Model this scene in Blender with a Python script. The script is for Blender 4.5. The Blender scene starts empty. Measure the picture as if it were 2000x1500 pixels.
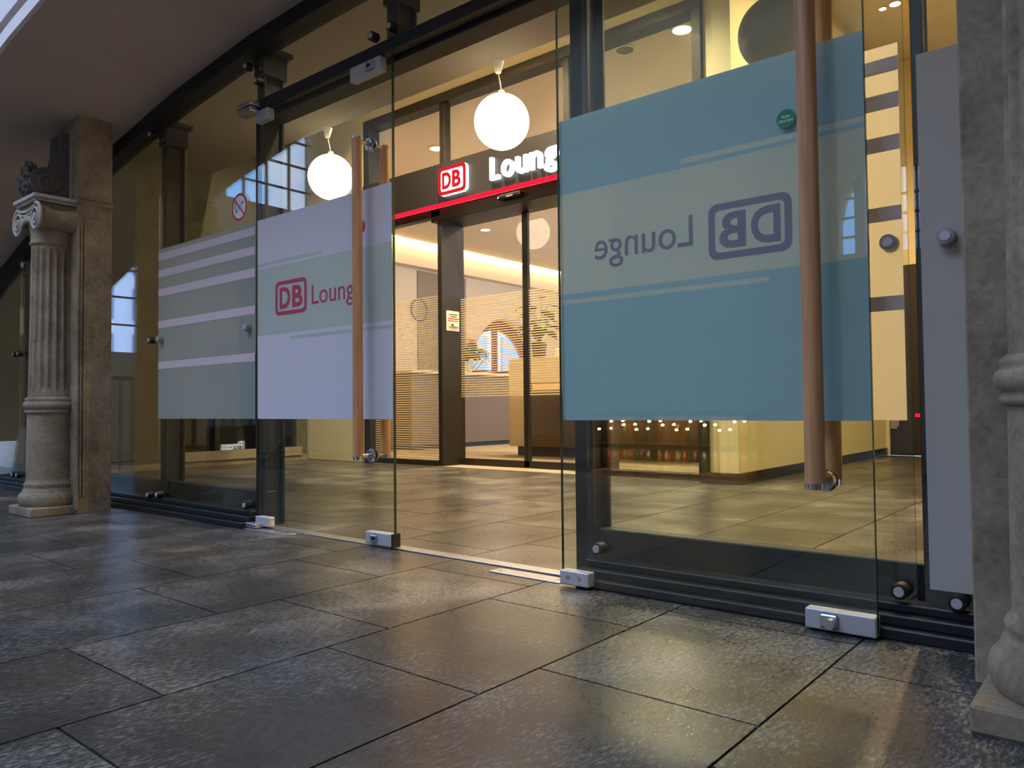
import bpy, math, random
from mathutils import Matrix, Vector
R = math.radians
rnd = random.Random(7)
S = bpy.context.scene
COL = S.collection

# ------------------------------------------------------------------ camera
cam_d = bpy.data.cameras.new('camera'); cam = bpy.data.objects.new('camera', cam_d); COL.objects.link(cam)
cam_d.sensor_width = 36.0; cam_d.lens = 27.0; cam_d.clip_start = 0.02
PITCH, ROLL, YAW = R(1.7648), R(0.5982), R(50.2808)
fw = Vector((math.sin(YAW) * math.cos(PITCH), math.cos(YAW) * math.cos(PITCH), math.sin(PITCH)))
rt = Vector((math.cos(YAW), -math.sin(YAW), 0)); dn = fw.cross(rt)
rt2 = rt * math.cos(ROLL) + dn * math.sin(ROLL); dn2 = dn * math.cos(ROLL) - rt * math.sin(ROLL)
m = Matrix(((rt2.x, -dn2.x, -fw.x, 0), (rt2.y, -dn2.y, -fw.y, 0), (rt2.z, -dn2.z, -fw.z, 0.6), (0, 0, 0, 1)))
cam.matrix_world = m
S.camera = cam

# ------------------------------------------------------------------ world, exposure
S.view_settings.view_transform = 'Standard'; S.view_settings.look = 'None'
S.view_settings.gamma = 1.0; S.view_settings.use_curve_mapping = False
S.view_settings.exposure = 0.25
S.cycles.use_denoising = True
S.cycles.max_bounces = 8; S.cycles.transparent_max_bounces = 24
S.cycles.diffuse_bounces = 4; S.cycles.glossy_bounces = 4; S.cycles.transmission_bounces = 4
S.cycles.use_adaptive_sampling = True; S.cycles.adaptive_threshold = 0.02
S.cycles.sample_clamp_indirect = 6.0
SKY = 5.2
w = bpy.data.worlds.new('sky'); S.world = w; w.use_nodes = True
nt = w.node_tree; nt.nodes.clear()
o_ = nt.nodes.new('ShaderNodeOutputWorld'); bg = nt.nodes.new('ShaderNodeBackground')
tc = nt.nodes.new('ShaderNodeTexCoord'); nz = nt.nodes.new('ShaderNodeTexNoise'); rp = nt.nodes.new('ShaderNodeValToRGB')
nz.inputs['Scale'].default_value = 3.2; nz.inputs['Detail'].default_value = 6
rp.color_ramp.elements[0].position = 0.42; rp.color_ramp.elements[0].color = (0.15, 0.41, 0.90, 1)
rp.color_ramp.elements[1].position = 0.64; rp.color_ramp.elements[1].color = (0.97, 0.94, 0.92, 1)
mp_ = nt.nodes.new('ShaderNodeMapping'); mp_.inputs['Location'].default_value = (4.0, 1.0, 0.0)
nt.links.new(tc.outputs['Generated'], mp_.inputs['Vector']); nt.links.new(mp_.outputs['Vector'], nz.inputs['Vector']); nt.links.new(nz.outputs['Fac'], rp.inputs['Fac'])
nt.links.new(rp.outputs['Color'], bg.inputs['Color']); bg.inputs['Strength'].default_value = SKY
nt.links.new(bg.outputs['Background'], o_.inputs['Surface'])

def portal(loc, direction, sx, sy):
    # a sampling aid for the daylight that really enters through this window opening
    l = bpy.data.lights.new('window_portal', 'AREA'); l.shape = 'RECTANGLE'; l.size = sx; l.size_y = sy
    l.cycles.is_portal = True
    ob = bpy.data.objects.new('window_portal', l); COL.objects.link(ob); ob.location = loc
    ob.rotation_euler = Vector(direction).to_track_quat('-Z', 'Y').to_euler()

# ------------------------------------------------------------------ materials
def lin(r, g, b):
    f = lambda c: (c / 255 / 12.92) if c / 255 <= 0.04045 else ((c / 255 + 0.055) / 1.055) ** 2.4
    return (f(r), f(g), f(b), 1)

class NT:
    def __init__(s, name):
        s.m = bpy.data.materials.new(name); s.m.use_nodes = True; s.t = s.m.node_tree; s.t.nodes.clear()
        s.out = s.n('ShaderNodeOutputMaterial')
    def n(s, k, **kw):
        x = s.t.nodes.new(k)
        for a, b in kw.items(): setattr(x, a, b)
        return x
    def l(s, a, b): s.t.links.new(a, b)
    def obj(s): return s.n('ShaderNodeTexCoord').outputs['Object']
    def geo(s): return s.n('ShaderNodeNewGeometry').outputs['Position']
    def noise(s, vec, scale, detail=4, rough=0.55):
        x = s.n('ShaderNodeTexNoise'); x.inputs['Scale'].default_value = scale
        x.inputs['Detail'].default_value = detail; x.inputs['Roughness'].default_value = rough
        s.l(vec, x.inputs['Vector']); return x.outputs['Fac']
    def ramp(s, fac, stops):
        x = s.n('ShaderNodeValToRGB'); e = x.color_ramp.elements
        while len(e) < len(stops): e.new(0.5)
        for q, (p, c) in zip(e, stops): q.position = p; q.color = c
        s.l(fac, x.inputs['Fac']); return x.outputs['Color']
    def math(s, op, a, b=None):
        x = s.n('ShaderNodeMath', operation=op)
        for i, v in enumerate((a, b)):
            if v is None: continue
            if isinstance(v, (int, float)): x.inputs[i].default_value = v
            else: s.l(v, x.inputs[i])
        return x.outputs[0]
    def schlick(s, r0=0.04):
        g = s.n('ShaderNodeNewGeometry'); d = s.n('ShaderNodeVectorMath', operation='DOT_PRODUCT')
        s.l(g.outputs['Incoming'], d.inputs[0]); s.l(g.outputs['Normal'], d.inputs[1])
        c = s.math('SUBTRACT', 1.0, s.math('ABSOLUTE', d.outputs['Value']))
        return s.math('ADD', s.math('MULTIPLY', s.math('POWER', c, 5.0), 1 - r0), r0)
    def mix(s, fac, a, b):
        x = s.n('ShaderNodeMixShader')
        if isinstance(fac, (int, float)): x.inputs[0].default_value = fac
        else: s.l(fac, x.inputs[0])
        s.l(a, x.inputs[1]); s.l(b, x.inputs[2]); return x.outputs[0]
    def bump(s, h, strength, dist=0.01):
        b = s.n('ShaderNodeBump'); b.inputs['Strength'].default_value = strength; b.inputs['Distance'].default_value = dist
        s.l(h, b.inputs['Height']); return b.outputs['Normal']
    def done(s, sh): s.l(sh, s.out.inputs['Surface']); return s.m

def pbr(name, col, rough=0.5, metal=0.0, var=0.0, scale=8.0, bump=0.0, bscale=40.0, spec=0.5, dark=None):
    t = NT(name); p = t.n('ShaderNodeBsdfPrincipled')
    p.inputs['Roughness'].default_value = rough; p.inputs['Metallic'].default_value = metal
    p.inputs['Specular IOR Level'].default_value = spec
    v = t.geo()
    if var > 0:
        lo = dark if dark else tuple(c * (1 - var) for c in col[:3]) + (1,)
        hi = tuple(min(1, c * (1 + var * 0.6)) for c in col[:3]) + (1,)
        t.l(t.ramp(t.noise(v, scale), [(0.32, lo), (0.7, hi)]), p.inputs['Base Color'])
    else:
        p.inputs['Base Color'].default_value = col
        rr = t.ramp(t.noise(v, 25), [(0.3, (rough * 0.9,) * 3 + (1,)), (0.7, (min(1, rough * 1.1),) * 3 + (1,))])
        t.l(rr, p.inputs['Roughness'])
    if bump > 0: t.l(t.bump(t.noise(v, bscale), bump), p.inputs['Normal'])
    return t.done(p.outputs[0])

def emit(name, col, strength):
    t = NT(name); e = t.n('ShaderNodeEmission'); e.inputs['Color'].default_value = col; e.inputs['Strength'].default_value = strength
    return t.done(e.outputs[0])

def glass(name, tint=(0.93, 0.965, 0.94, 1), r0=0.045):
    t = NT(name); tr = t.n('ShaderNodeBsdfTransparent'); tr.inputs['Color'].default_value = tint
    gl = t.n('ShaderNodeBsdfGlossy'); gl.inputs['Roughness'].default_value = 0.0; gl.inputs['Color'].default_value = (1, 1, 1, 1)
    return t.done(t.mix(t.schlick(r0), tr.outputs[0], gl.outputs[0]))

def film(name, col, through, clear, translucency, gloss=0.035, rough=0.02):
    # a printed or frosted adhesive sheet: part paint, part light let through, thin clear coat on top
    t = NT(name)
    d = t.n('ShaderNodeBsdfDiffuse'); d.inputs['Color'].default_value = col
    s = t.n('ShaderNodeBsdfTranslucent'); s.inputs['Color'].default_value = through
    tr = t.n('ShaderNodeBsdfTransparent'); tr.inputs['Color'].default_value = through
    a = t.mix(translucency, d.outputs[0], s.outputs[0]); b = t.mix(clear, a, tr.outputs[0])
    if gloss > 0:
        gl = t.n('ShaderNodeBsdfGlossy'); gl.inputs['Roughness'].default_value = rough
        b = t.mix(t.schlick(gloss), b, gl.outputs[0])
    return t.done(b)

M = {}
def tile_mat():
    t = NT('stone_tile'); p = t.n('ShaderNodeBsdfPrincipled'); v = t.geo()
    oi = t.n('ShaderNodeObjectInfo')
    mp = t.n('ShaderNodeMapping'); mp.inputs['Rotation'].default_value = (0, 0, 0.5); mp.inputs['Scale'].default_value = (0.62, 1.5, 1)
    t.l(v, mp.inputs['Vector'])
    fine = t.noise(mp.outputs[0], 75, 7, 0.78); big = t.noise(v, 3.0, 5, 0.6)
    f = t.math('ADD', t.math('MULTIPLY', fine, 0.72), t.math('MULTIPLY', big, 0.34))
    f = t.math('ADD', f, t.math('MULTIPLY', t.math('SUBTRACT', oi.outputs['Random'], 0.5), 0.05))
    c = t.ramp(f, [(0.44, (0.030, 0.027, 0.025, 1)), (0.54, (0.050, 0.046, 0.042, 1)), (0.575, (0.11, 0.10, 0.092, 1)), (0.62, (0.24, 0.22, 0.20, 1))])
    t.l(c, p.inputs['Base Color'])
    rg = t.ramp(t.math('ADD', t.math('MULTIPLY', fine, 0.7), t.math('MULTIPLY', big, 0.3)), [(0.36, (0.25,) * 3 + (1,)), (0.66, (0.37,) * 3 + (1,))])
    t.l(rg, p.inputs['Roughness'])
    t.l(t.bump(fine, 0.025, 0.004), p.inputs['Normal']); p.inputs['Specular IOR Level'].default_value = 0.7
    return t.done(p.outputs[0])
M['tile'] = tile_mat()
M['grout'] = pbr('grout', lin(38, 36, 35), 0.8, var=0.2, scale=60)
M['vault'] = pbr('vault_plaster', lin(178, 164, 156), 0.85, var=0.06, scale=2.5, bump=0.1, bscale=90)
M['white'] = pbr('white_plaster', lin(226, 220, 220), 0.8, var=0.05, scale=5)
M['hall'] = pbr('hall_plaster', lin(150, 140, 126), 0.9, var=0.12, scale=2)
M['olive'] = pbr('olive_brown_plaster', lin(92, 88, 70), 0.8, var=0.05, scale=2)
M['cream'] = pbr('cream_paint', lin(226, 214, 176), 0.75, var=0.04, scale=2)
M['soffit'] = pbr('soffit_paint', lin(128, 116, 98), 0.8, var=0.04, scale=2)
M['lounge_wall'] = pbr('lounge_wall_paint', lin(226, 210, 184), 0.8, var=0.03, scale=2)
M['taupe'] = pbr('taupe_panel', lin(150, 136, 116), 0.6, var=0.05, scale=2)
M['steel'] = pbr('black_steel', lin(24, 26, 31), 0.42, 0.0, var=0.2, scale=4, spec=0.4)
M['frame'] = pbr('bronze_frame', lin(50, 46, 41), 0.42, 0.35)
M['fascia'] = pbr('fascia_paint', lin(38, 35, 34), 0.45)
M['alu'] = pbr('brushed_aluminium', lin(196, 194, 200), 0.34, 0.9, var=0.06, scale=30)
M['alu_matte'] = pbr('satin_fitting', lin(190, 188, 194), 0.45, 0.35, var=0.06, scale=60)
M['chrome'] = pbr('chrome', lin(215, 215, 218), 0.14, 1.0)
M['rubber'] = pbr('black_rubber', lin(14, 14, 16), 0.5)
M['bolt_grey'] = pbr('grey_bolt_cap', lin(150, 150, 154), 0.5)
M['white_plastic'] = pbr('white_plastic', lin(232, 226, 212), 0.5)
M['carpet'] = pbr('carpet', lin(160, 142, 116), 0.95, var=0.2, scale=120)
M['desk'] = pbr('desk_laminate', lin(214, 196, 158), 0.4, var=0.05)
M['desk_dark'] = pbr('desk_base', lin(96, 80, 62), 0.5, var=0.1)
M['grey_front'] = pbr('grey_counter_front', lin(98, 80, 58), 0.55, var=0.05)
M['red_frame'] = pbr('red_brown_frame', lin(124, 48, 34), 0.5, var=0.1)
M['leaf'] = pbr('leaf_green', lin(66, 96, 42), 0.5, var=0.35, scale=30)
M['flower'] = pbr('red_flower', lin(214, 56, 40), 0.4)
M['pot'] = pbr('white_pot', lin(220, 214, 206), 0.4)
M['pot_dark'] = pbr('dark_pot', lin(52, 44, 38), 0.5)
M['branch'] = pbr('bare_branch', lin(92, 84, 74), 0.9, var=0.2)
M['red'] = pbr('red_print', lin(196, 22, 38), 0.4)
M['logo_red'] = pbr('logo_red', lin(176, 56, 80), 0.4)
M['logo_back'] = pbr('logo_seen_from_behind', lin(138, 124, 150), 0.5)
M['white_print'] = pbr('white_print', lin(230, 230, 228), 0.4)
M['black_print'] = pbr('black_print', lin(24, 24, 30), 0.5)
M['green'] = pbr('green_sticker', lin(14, 128, 88), 0.4)
M['grey_panel'] = film('grey_panel_film', lin(190, 186, 180), lin(180, 176, 170), 0.0, 0.1, 0)
M['glass'] = glass('clear_glass')
M['lounge_glass'] = glass('lounge_glass', (0.97, 0.97, 0.95, 1), 0.04)
M['mirror_glass'] = glass('mirror_disc', (0.8, 0.8, 0.78, 1), 0.25)
M['dark_glass'] = pbr('dark_glass', lin(18, 20, 20), 0.05, 0, spec=0.6)
M['blue_glass'] = pbr('blue_grey_glass', lin(120, 140, 170), 0.2)
M['edge'] = pbr('green_glass_edge', lin(40, 66, 58), 0.2)
M['film_out'] = film('lavender_film', lin(216, 214, 226), lin(190, 190, 205), 0.0, 0.15, 0)
M['film_light'] = film('frosted_light_band', lin(190, 204, 208), lin(200, 210, 210), 0.06, 0.35, 0)
M['film_teal'] = film('teal_film_back', lin(188, 214, 222), lin(150, 180, 190), 0.0, 0.18, 0)
M['film_teal_light'] = film('frosted_band_back', lin(226, 230, 226), lin(228, 228, 214), 0.05, 0.30, 0)
M['film_frost'] = film('frosted_sheet', lin(146, 164, 170), lin(226, 220, 200), 0.12, 0.30, 0)
M['film_frost_lit'] = film('frosted_sheet_lit', lin(206, 200, 190), lin(255, 248, 236), 0.12, 0.78, 0)  # lit copy of the frosted sheet, its back light put into the colours
M['film_stripe'] = film('pale_stripe_film', lin(206, 194, 204), lin(190, 180, 180), 0.0, 0.06, 0)
M['stripe_lounge'] = film('white_privacy_stripe', lin(225, 212, 186), lin(235, 222, 195), 0.34, 0.45, 0)
M['globe_lit'] = emit('opal_globe_lit', (1.0, 0.86, 0.62, 1), 5.0)
M['globe_off'] = pbr('opal_globe_unlit', lin(150, 142, 104), 0.35)
M['cove'] = emit('cove_light', (1.0, 0.70, 0.30, 1), 52.0)
M['spot'] = emit('downlight_disc', (1.0, 0.80, 0.5, 1), 22.0)
M['spot_warm'] = emit('warm_spot_disc', (1.0, 0.74, 0.42, 1), 140.0)
M['letter'] = emit('lit_white_letters', (1.0, 0.97, 0.95, 1), 3.2)
M['red_light'] = emit('lit_red_strip', (1.0, 0.01, 0.035, 1), 1.3)
M['red_lit_logo'] = emit('lit_red_logo', (0.85, 0.02, 0.03, 1), 0.75)
M['desk_glow'] = emit('orange_desk_light', (1.0, 0.42, 0.12, 1), 1.1)
M['bulb'] = emit('small_bulb', (1.0, 0.72, 0.36, 1), 60.0)
M['added_shop_light'] = emit('added_shop_light', (1.0, 0.66, 0.32, 1), 420.0)
def wood_mat():
    t = NT('beech_wood'); p = t.n('ShaderNodeBsdfPrincipled'); mp = t.n('ShaderNodeMapping')
    mp.inputs['Scale'].default_value = (60, 60, 3); t.l(t.geo(), mp.inputs['Vector'])
    t.l(t.ramp(t.noise(mp.outputs[0], 1.0, 4), [(0.3, lin(178, 122, 80)), (0.7, lin(212, 158, 112))]), p.inputs['Base Color'])
    p.inputs['Roughness'].default_value = 0.38; return t.done(p.outputs[0])
M['wood'] = wood_mat()
def stone_mat():
    t = NT('sandstone'); p = t.n('ShaderNodeBsdfPrincipled'); v = t.geo()
    f = t.math('ADD', t.math('MULTIPLY', t.noise(v, 5, 6, 0.65), 0.7), t.math('MULTIPLY', t.noise(v, 60, 4), 0.3))
    t.l(t.ramp(f, [(0.34, lin(104, 88, 70)), (0.5, lin(136, 120, 99)), (0.68, lin(166, 151, 128))]), p.inputs['Base Color'])
    p.inputs['Roughness'].default_value = 0.85; t.l(t.bump(t.noise(v, 70, 5), 0.25, 0.006), p.inputs['Normal'])
    return t.done(p.outputs[0])
M['stone'] = stone_mat()
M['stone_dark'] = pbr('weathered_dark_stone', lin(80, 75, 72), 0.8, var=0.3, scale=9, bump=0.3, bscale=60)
M['stone_pale'] = pbr('weathered_pale_stone', lin(186, 178, 170), 0.8, var=0.3, scale=9, bump=0.2, bscale=60)
M['added_house'] = pbr('added_house_front', lin(176, 190, 208), 0.8, var=0.1)
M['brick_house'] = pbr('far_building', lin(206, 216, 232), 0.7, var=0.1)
M['bottle_a'] = pbr('amber_bottle', lin(150, 80, 24), 0.2)
M['bottle_b'] = pbr('green_bottle', lin(60, 84, 40), 0.2)
M['bottle_c'] = pbr('pale_bottle', lin(214, 196, 150), 0.3)
M['shelf'] = pbr('shop_shelf', lin(196, 156, 104), 0.5, var=0.1)

# ------------------------------------------------------------------ mesh helpers
WLOC = {}
def wloc(o): return WLOC.get(o.name, Vector((0, 0, 0))) if o else Vector((0, 0, 0))

class MB:
    def __init__(s): s.v = []; s.f = []; s.sm = []
    def add(s, vs, fs, smooth=False):
        b = len(s.v); s.v += [tuple(x) for x in vs]; s.f += [tuple(i + b for i in q) for q in fs]; s.sm += [smooth] * len(fs); return s
    def hexa(s, p):  # p: 8 pts, bottom ring 0-3, top ring 4-7
        return s.add(p, [(3, 2, 1, 0), (4, 5, 6, 7), (0, 1, 5, 4), (1, 2, 6, 5), (2, 3, 7, 6), (3, 0, 4, 7)])
    def box(s, x0, x1, y0, y1, z0, z1, bev=0.0):
        x0, x1 = min(x0, x1), max(x0, x1); y0, y1 = min(y0, y1), max(y0, y1); z0, z1 = min(z0, z1), max(z0, z1)
        if bev <= 0:
            return s.hexa([(x0, y0, z0), (x1, y0, z0), (x1, y1, z0), (x0, y1, z0), (x0, y0, z1), (x1, y0, z1), (x1, y1, z1), (x0, y1, z1)])
        b = min(bev, (x1 - x0) / 2.01, (y1 - y0) / 2.01, (z1 - z0) / 2.01)
        vs = []; fs = []
        def loop(z, i):
            k = len(vs)
            vs.extend([(x0 + i + b, y0 + i, z), (x1 - i - b, y0 + i, z), (x1 - i, y0 + i + b, z), (x1 - i, y1 - i - b, z), (x1 - i - b, y1 - i, z), (x0 + i + b, y1 - i, z), (x0 + i, y1 - i - b, z), (x0 + i, y0 + i + b, z)]); return k
        ks = [loop(z0, b * .7), loop(z0 + b, 0), loop(z1 - b, 0), loop(z1, b * .7)]
        for a, c in zip(ks, ks[1:]):
            for j in range(8): fs.append((a + j, a + (j + 1) % 8, c + (j + 1) % 8, c + j))
        fs.append(tuple(range(ks[0] + 7, ks[0] - 1, -1))); fs.append(tuple(range(ks[3], ks[3] + 8)))
        return s.add(vs, fs)
    def cyl(s, p0, p1, r0, r1=None, n=20, caps=True):
        r1 = r0 if r1 is None else r1
        p0, p1 = Vector(p0), Vector(p1); d = (p1 - p0).normalized()
        u = d.cross(Vector((0, 0, 1)) if abs(d.z) < .9 else Vector((1, 0, 0))).normalized(); w_ = d.cross(u)
        vs = []
        for p, r in ((p0, r0), (p1, r1)):
            for k in range(n):
                a = 2 * math.pi * k / n; vs.append(p + u * (r * math.cos(a)) + w_ * (r * math.sin(a)))
        fs = [(k, (k + 1) % n, n + (k + 1) % n, n + k) for k in range(n)]
        s.add(vs, fs, True)
        if caps: s.add(vs[:n], [tuple(range(n - 1, -1, -1))]); s.add(vs[n:], [tuple(range(n))])
        return s
    def tube(s, pts, r, n=10, rs=None, caps=True):
        pts = [Vector(p) for p in pts]; vs = []; fs = []; up = None
        for i, p in enumerate(pts):
            d = (pts[min(i + 1, len(pts) - 1)] - pts[max(i - 1, 0)]).normalized()
            if up is None: up = d.orthogonal().normalized()
            up = (up - d * up.dot(d)).normalized(); w_ = d.cross(up); q = rs[i] if rs else r
            for k in range(n):
                a = 2 * math.pi * k / n; vs.append(p + up * (q * math.cos(a)) + w_ * (q * math.sin(a)))
        for i in range(len(pts) - 1):
            for k in range(n): fs.append((i * n + k, i * n + (k + 1) % n, (i + 1) * n + (k + 1) % n, (i + 1) * n + k))
        s.add(vs, fs, True)
        if caps: s.add(vs[:n], [tuple(range(n - 1, -1, -1))]); s.add(vs[-n:], [tuple(range(n))])
        return s
    def lathe(s, c, prof, n=32, smooth=True, fn=None, caps=True):
        vs = []; fs = []
        for r, z in prof:
            for k in range(n):
                a = 2 * math.pi * k / n; q = fn(r, z, a) if fn else r
                vs.append((c[0] + q * math.cos(a), c[1] + q * math.sin(a), c[2] + z))
        for i in range(len(prof) - 1):
            for k in range(n): fs.append((i * n + k, i * n + (k + 1) % n, (i + 1) * n + (k + 1) % n, (i + 1) * n + k))
        s.add(vs, fs, smooth)
        if caps: s.add(vs[:n], [tuple(range(n - 1, -1, -1))]); s.add(vs[-n:], [tuple(range(n))])
        return s
    def prism(s, poly, axis, a, b):
        # poly: 2D outline; axis 0 -> (y,z), 1 -> (x,z), 2 -> (x,y); extruded a..b
        def P(p, t): return (t, p[0], p[1]) if axis == 0 else ((p[0], t, p[1]) if axis == 1 else (p[0], p[1], t))
        n = len(poly); vs = [P(p, a) for p in poly] + [P(p, b) for p in poly]
        return s.add(vs, [tuple(range(n))] + [tuple(range(2 * n - 1, n - 1, -1))] + [(i, (i + 1) % n, n + (i + 1) % n, n + i) for i in range(n)])
    def sphere(s, c, r, nu=32, nv=18, sc=(1, 1, 1)):
        vs = []; fs = []
        for j in range(nv + 1):
            t = math.pi * j / nv
            for k in range(nu):
                a = 2 * math.pi * k / nu
                vs.append((c[0] + sc[0] * r * math.sin(t) * math.cos(a), c[1] + sc[1] * r * math.sin(t) * math.sin(a), c[2] + sc[2] * r * math.cos(t)))
        for j in range(nv):
            for k in range(nu): fs.append((j * nu + k, (j + 1) * nu + k, (j + 1) * nu + (k + 1) % nu, j * nu + (k + 1) % nu))
        return s.add(vs, fs, True)
    def ring(s, axis, c, ro, ri, a, b, n=40, a0=0.0, a1=2 * math.pi, sc=(1, 1)):
        # flat annulus with thickness; axis as in prism
        def P(u, v, t): return (t, c[0] + u, c[1] + v) if axis == 0 else (c[0] + u, t, c[1] + v)
        full = abs(a1 - a0 - 2 * math.pi) < 1e-6; vs = []; m_ = n if full else n + 1
        for k in range(m_):
            q = a0 + (a1 - a0) * k / n
            for r in (ro, ri):
                for t in (a, b): vs.append(P(r * math.cos(q) * sc[0], r * math.sin(q) * sc[1], t))
        fs = []
        for k in range(n):
            i = 4 * k; j = 4 * ((k + 1) % m_)
            fs += [(i, j, j + 1, i + 1), (i + 2, i + 3, j + 3, j + 2), (i, i + 2, j + 2, j), (i + 1, j + 1, j + 3, i + 3)]
        if not full: e = 4 * n; fs += [(0, 1, 3, 2), (e, e + 2, e + 3, e + 1)]
        return s.add(vs, fs)
    def mesh(s, name, mats, off=Vector((0, 0, 0))):
        me = bpy.data.meshes.new(name); me.from_pydata([(v[0] - off.x, v[1] - off.y, v[2] - off.z) for v in s.v], [], s.f)
        for q in (mats if isinstance(mats, (list, tuple)) else [mats]): me.materials.append(M[q])
        me.polygons.foreach_set('use_smooth', s.sm); me.update()
        if any(s.sm) and not all(s.sm): pass
        return me
    def build(s, name, mat, parent=None, recalc=True):
        me = s.mesh(name, mat, wloc(parent))
        if recalc:
            import bmesh
            bm = bmesh.new(); bm.from_mesh(me); bmesh.ops.recalc_face_normals(bm, faces=bm.faces); bm.to_mesh(me); bm.free()
        return link(name, me, parent)

def link(name, me, parent=None, loc=None):
    o = bpy.data.objects.new(name, me); COL.objects.link(o)
    if parent: o.parent = parent
    l = Vector(loc) if loc is not None else None
    if l is not None: o.location = l - wloc(parent); WLOC[o.name] = l
    else: WLOC[o.name] = wloc(parent).copy()
    return o
def tag(o, label, cat, group=None, kind=None):
    o['label'] = label; o['category'] = cat
    if group: o['group'] = group
    if kind: o['kind'] = kind
    return o
def thing(name, loc, label, cat, group=None, kind=None):
    o = bpy.data.objects.new(name, None); COL.objects.link(o); o.location = loc; o.empty_display_size = 0.05
    WLOC[o.name] = Vector(loc); return tag(o, label, cat, group, kind)
def part(o, label): o['label'] = label; return o
def struct(name, mb, mat, label, cat, parent=None):
    return tag(mb.build(name, mat, parent), label, cat, None, 'structure')

def text_geo(body, size, off=0.0, depth=0.001, align='LEFT', space=1.0):
    cu = bpy.data.curves.new('lettering', 'FONT'); cu.body = body; cu.size = size; cu.offset = off; cu.extrude = depth / 2
    cu.align_x = align; cu.resolution_u = 4; cu.space_character = space
    ob = bpy.data.objects.new('lettering', cu); COL.objects.link(ob)
    bpy.context.view_layer.update(); dg = bpy.context.evaluated_depsgraph_get()
    me = bpy.data.meshes.new_from_object(ob.evaluated_get(dg)); bpy.data.objects.remove(ob)
    vs = [v.co.copy() for v in me.vertices]; fs = [tuple(p.vertices) for p in me.polygons]; bpy.data.meshes.remove(me)
    return vs, fs
def text(body, origin, right, up, height, width=None, bold=0.0, depth=0.001, align='LEFT'):
    # lettering fitted to a cap box: 'height' is the height of the whole outline, 'width' its length
    vs, fs = text_geo(body, 1.0, bold, 0.0, align)
    x0 = min(v.x for v in vs); x1 = max(v.x for v in vs); y0 = min(v.y for v in vs); y1 = max(v.y for v in vs)
    sy = height / (y1 - y0); sx = width / (x1 - x0) if width else sy
    right, up, origin = Vector(right), Vector(up), Vector(origin); nrm = right.cross(up)
    half = len(vs)
    front = [origin + right * ((v.x - x0) * sx) + up * ((v.y - y0) * sy) + nrm * (depth / 2) for v in vs]
    back = [p - nrm * depth for p in front]
    mb = MB(); mb.add(front, fs); mb.add(back, [tuple(reversed(q)) for q in fs])
    cnt = {}
    for q in fs:
        for i in range(len(q)):
            e = (q[i], q[(i + 1) % len(q)]); cnt[e] = 1
    side = [e for e in cnt if (e[1], e[0]) not in cnt]
    mb.add(front + back, [(a, b, b + half, a + half) for a, b in side])
    return mb
def rrect(w_, h, r, n=6):
    pts = []
    for cx, cy, a in ((w_ - r, h - r, 0), (r, h - r, 90), (r, r, 180), (w_ - r, r, 270)):
        for k in range(n + 1):
            q = R(a + 90 * k / n); pts.append((cx + r * math.cos(q), cy + r * math.sin(q)))
    return pts
def plate(outline, origin, right, up, depth, hole=None):
    right, up, origin = Vector(right), Vector(up), Vector(origin); nrm = right.cross(up); mb = MB()
    P = lambda p, d: origin + right * p[0] + up * p[1] + nrm * d
    n = len(outline)
    if hole is None:
        return mb.add([P(p, depth) for p in outline] + [P(p, 0) for p in outline], [tuple(range(n)), tuple(range(2 * n - 1, n - 1, -1))] + [(i, (i + 1) % n, n + (i + 1) % n, n + i) for i in range(n)])
    vs = [P(p, depth) for p in outline] + [P(p, depth) for p in hole] + [P(p, 0) for p in outline] + [P(p, 0) for p in hole]; fs = []
    for i in range(n):
        j = (i + 1) % n
        fs += [(i, j, n + j, n + i), (2 * n + i, 3 * n + i, 3 * n + j, 2 * n + j), (i, 2 * n + i, 2 * n + j, j), (n + i, n + j, 3 * n + j, 3 * n + i)]
    return mb.add(vs, fs)
def logo_ring(origin, right, up, w_, h, t, depth):
    ro = rrect(w_, h, h * 0.17); ri = [(t + x * (w_ - 2 * t) / w_, t + y * (h - 2 * t) / h) for x, y in rrect(w_, h, h * 0.12)]
    return plate(ro, origin, right, up, depth, ri)

def holed_wall(axis, c0, c1, u0, u1, z0, z1, holes, n=20):
    # wall slab c0..c1 thick, running u0..u1, with openings (ua, ub, sill, top(u))
    mb = MB()
    def hx(ua, ub, za0, zb0, za1, zb1):
        p = [(c0, ua, za0), (c1, ua, za0), (c1, ub, zb0), (c0, ub, zb0), (c0, ua, za1), (c1, ua, za1), (c1, ub, zb1), (c0, ub, zb1)]
        mb.hexa(p if axis == 0 else [(q[1], q[0], q[2]) for q in p])
    u = u0
    for ua, ub, sill, top in sorted(holes, key=lambda h: h[0]):
        if ua > u: hx(u, ua, z0, z0, z1, z1)
        for k in range(n):
            a = ua + (ub - ua) * k / n; b = ua + (ub - ua) * (k + 1) / n
            if sill > z0: hx(a, b, z0, z0, sill, sill)
            if z1 > max(top(a), top(b)): hx(a, b, top(a), top(b), z1, z1)
        u = ub
    if u < u1: hx(u, u1, z0, z0, z1, z1)
    return mb

# the vault profile over the portal: height of the arch at each y, symmetric about y = 2.6
PROF = [(2.6, 2.572), (3.0, 2.568), (3.56, 2.550), (4.365, 2.472), (5.27, 2.326), (6.0, 2.168), (6.73, 1.969), (7.45, 1.741), (8.1, 1.47), (8.7, 1.14), (9.2, 0.75), (9.5, 0.3), (9.6, 0.0)]
def arch(y):
    y = 2.6 + abs(y - 2.6)
    for (a, za), (b, zb) in zip(PROF, PROF[1:]):
        if y <= b: return za + (zb - za) * (y - a) / (b - a)
    return 0.0
XG = 2.21          # facade glass plane
RIM = 1.33         # hall-side rim of the portal

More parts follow.
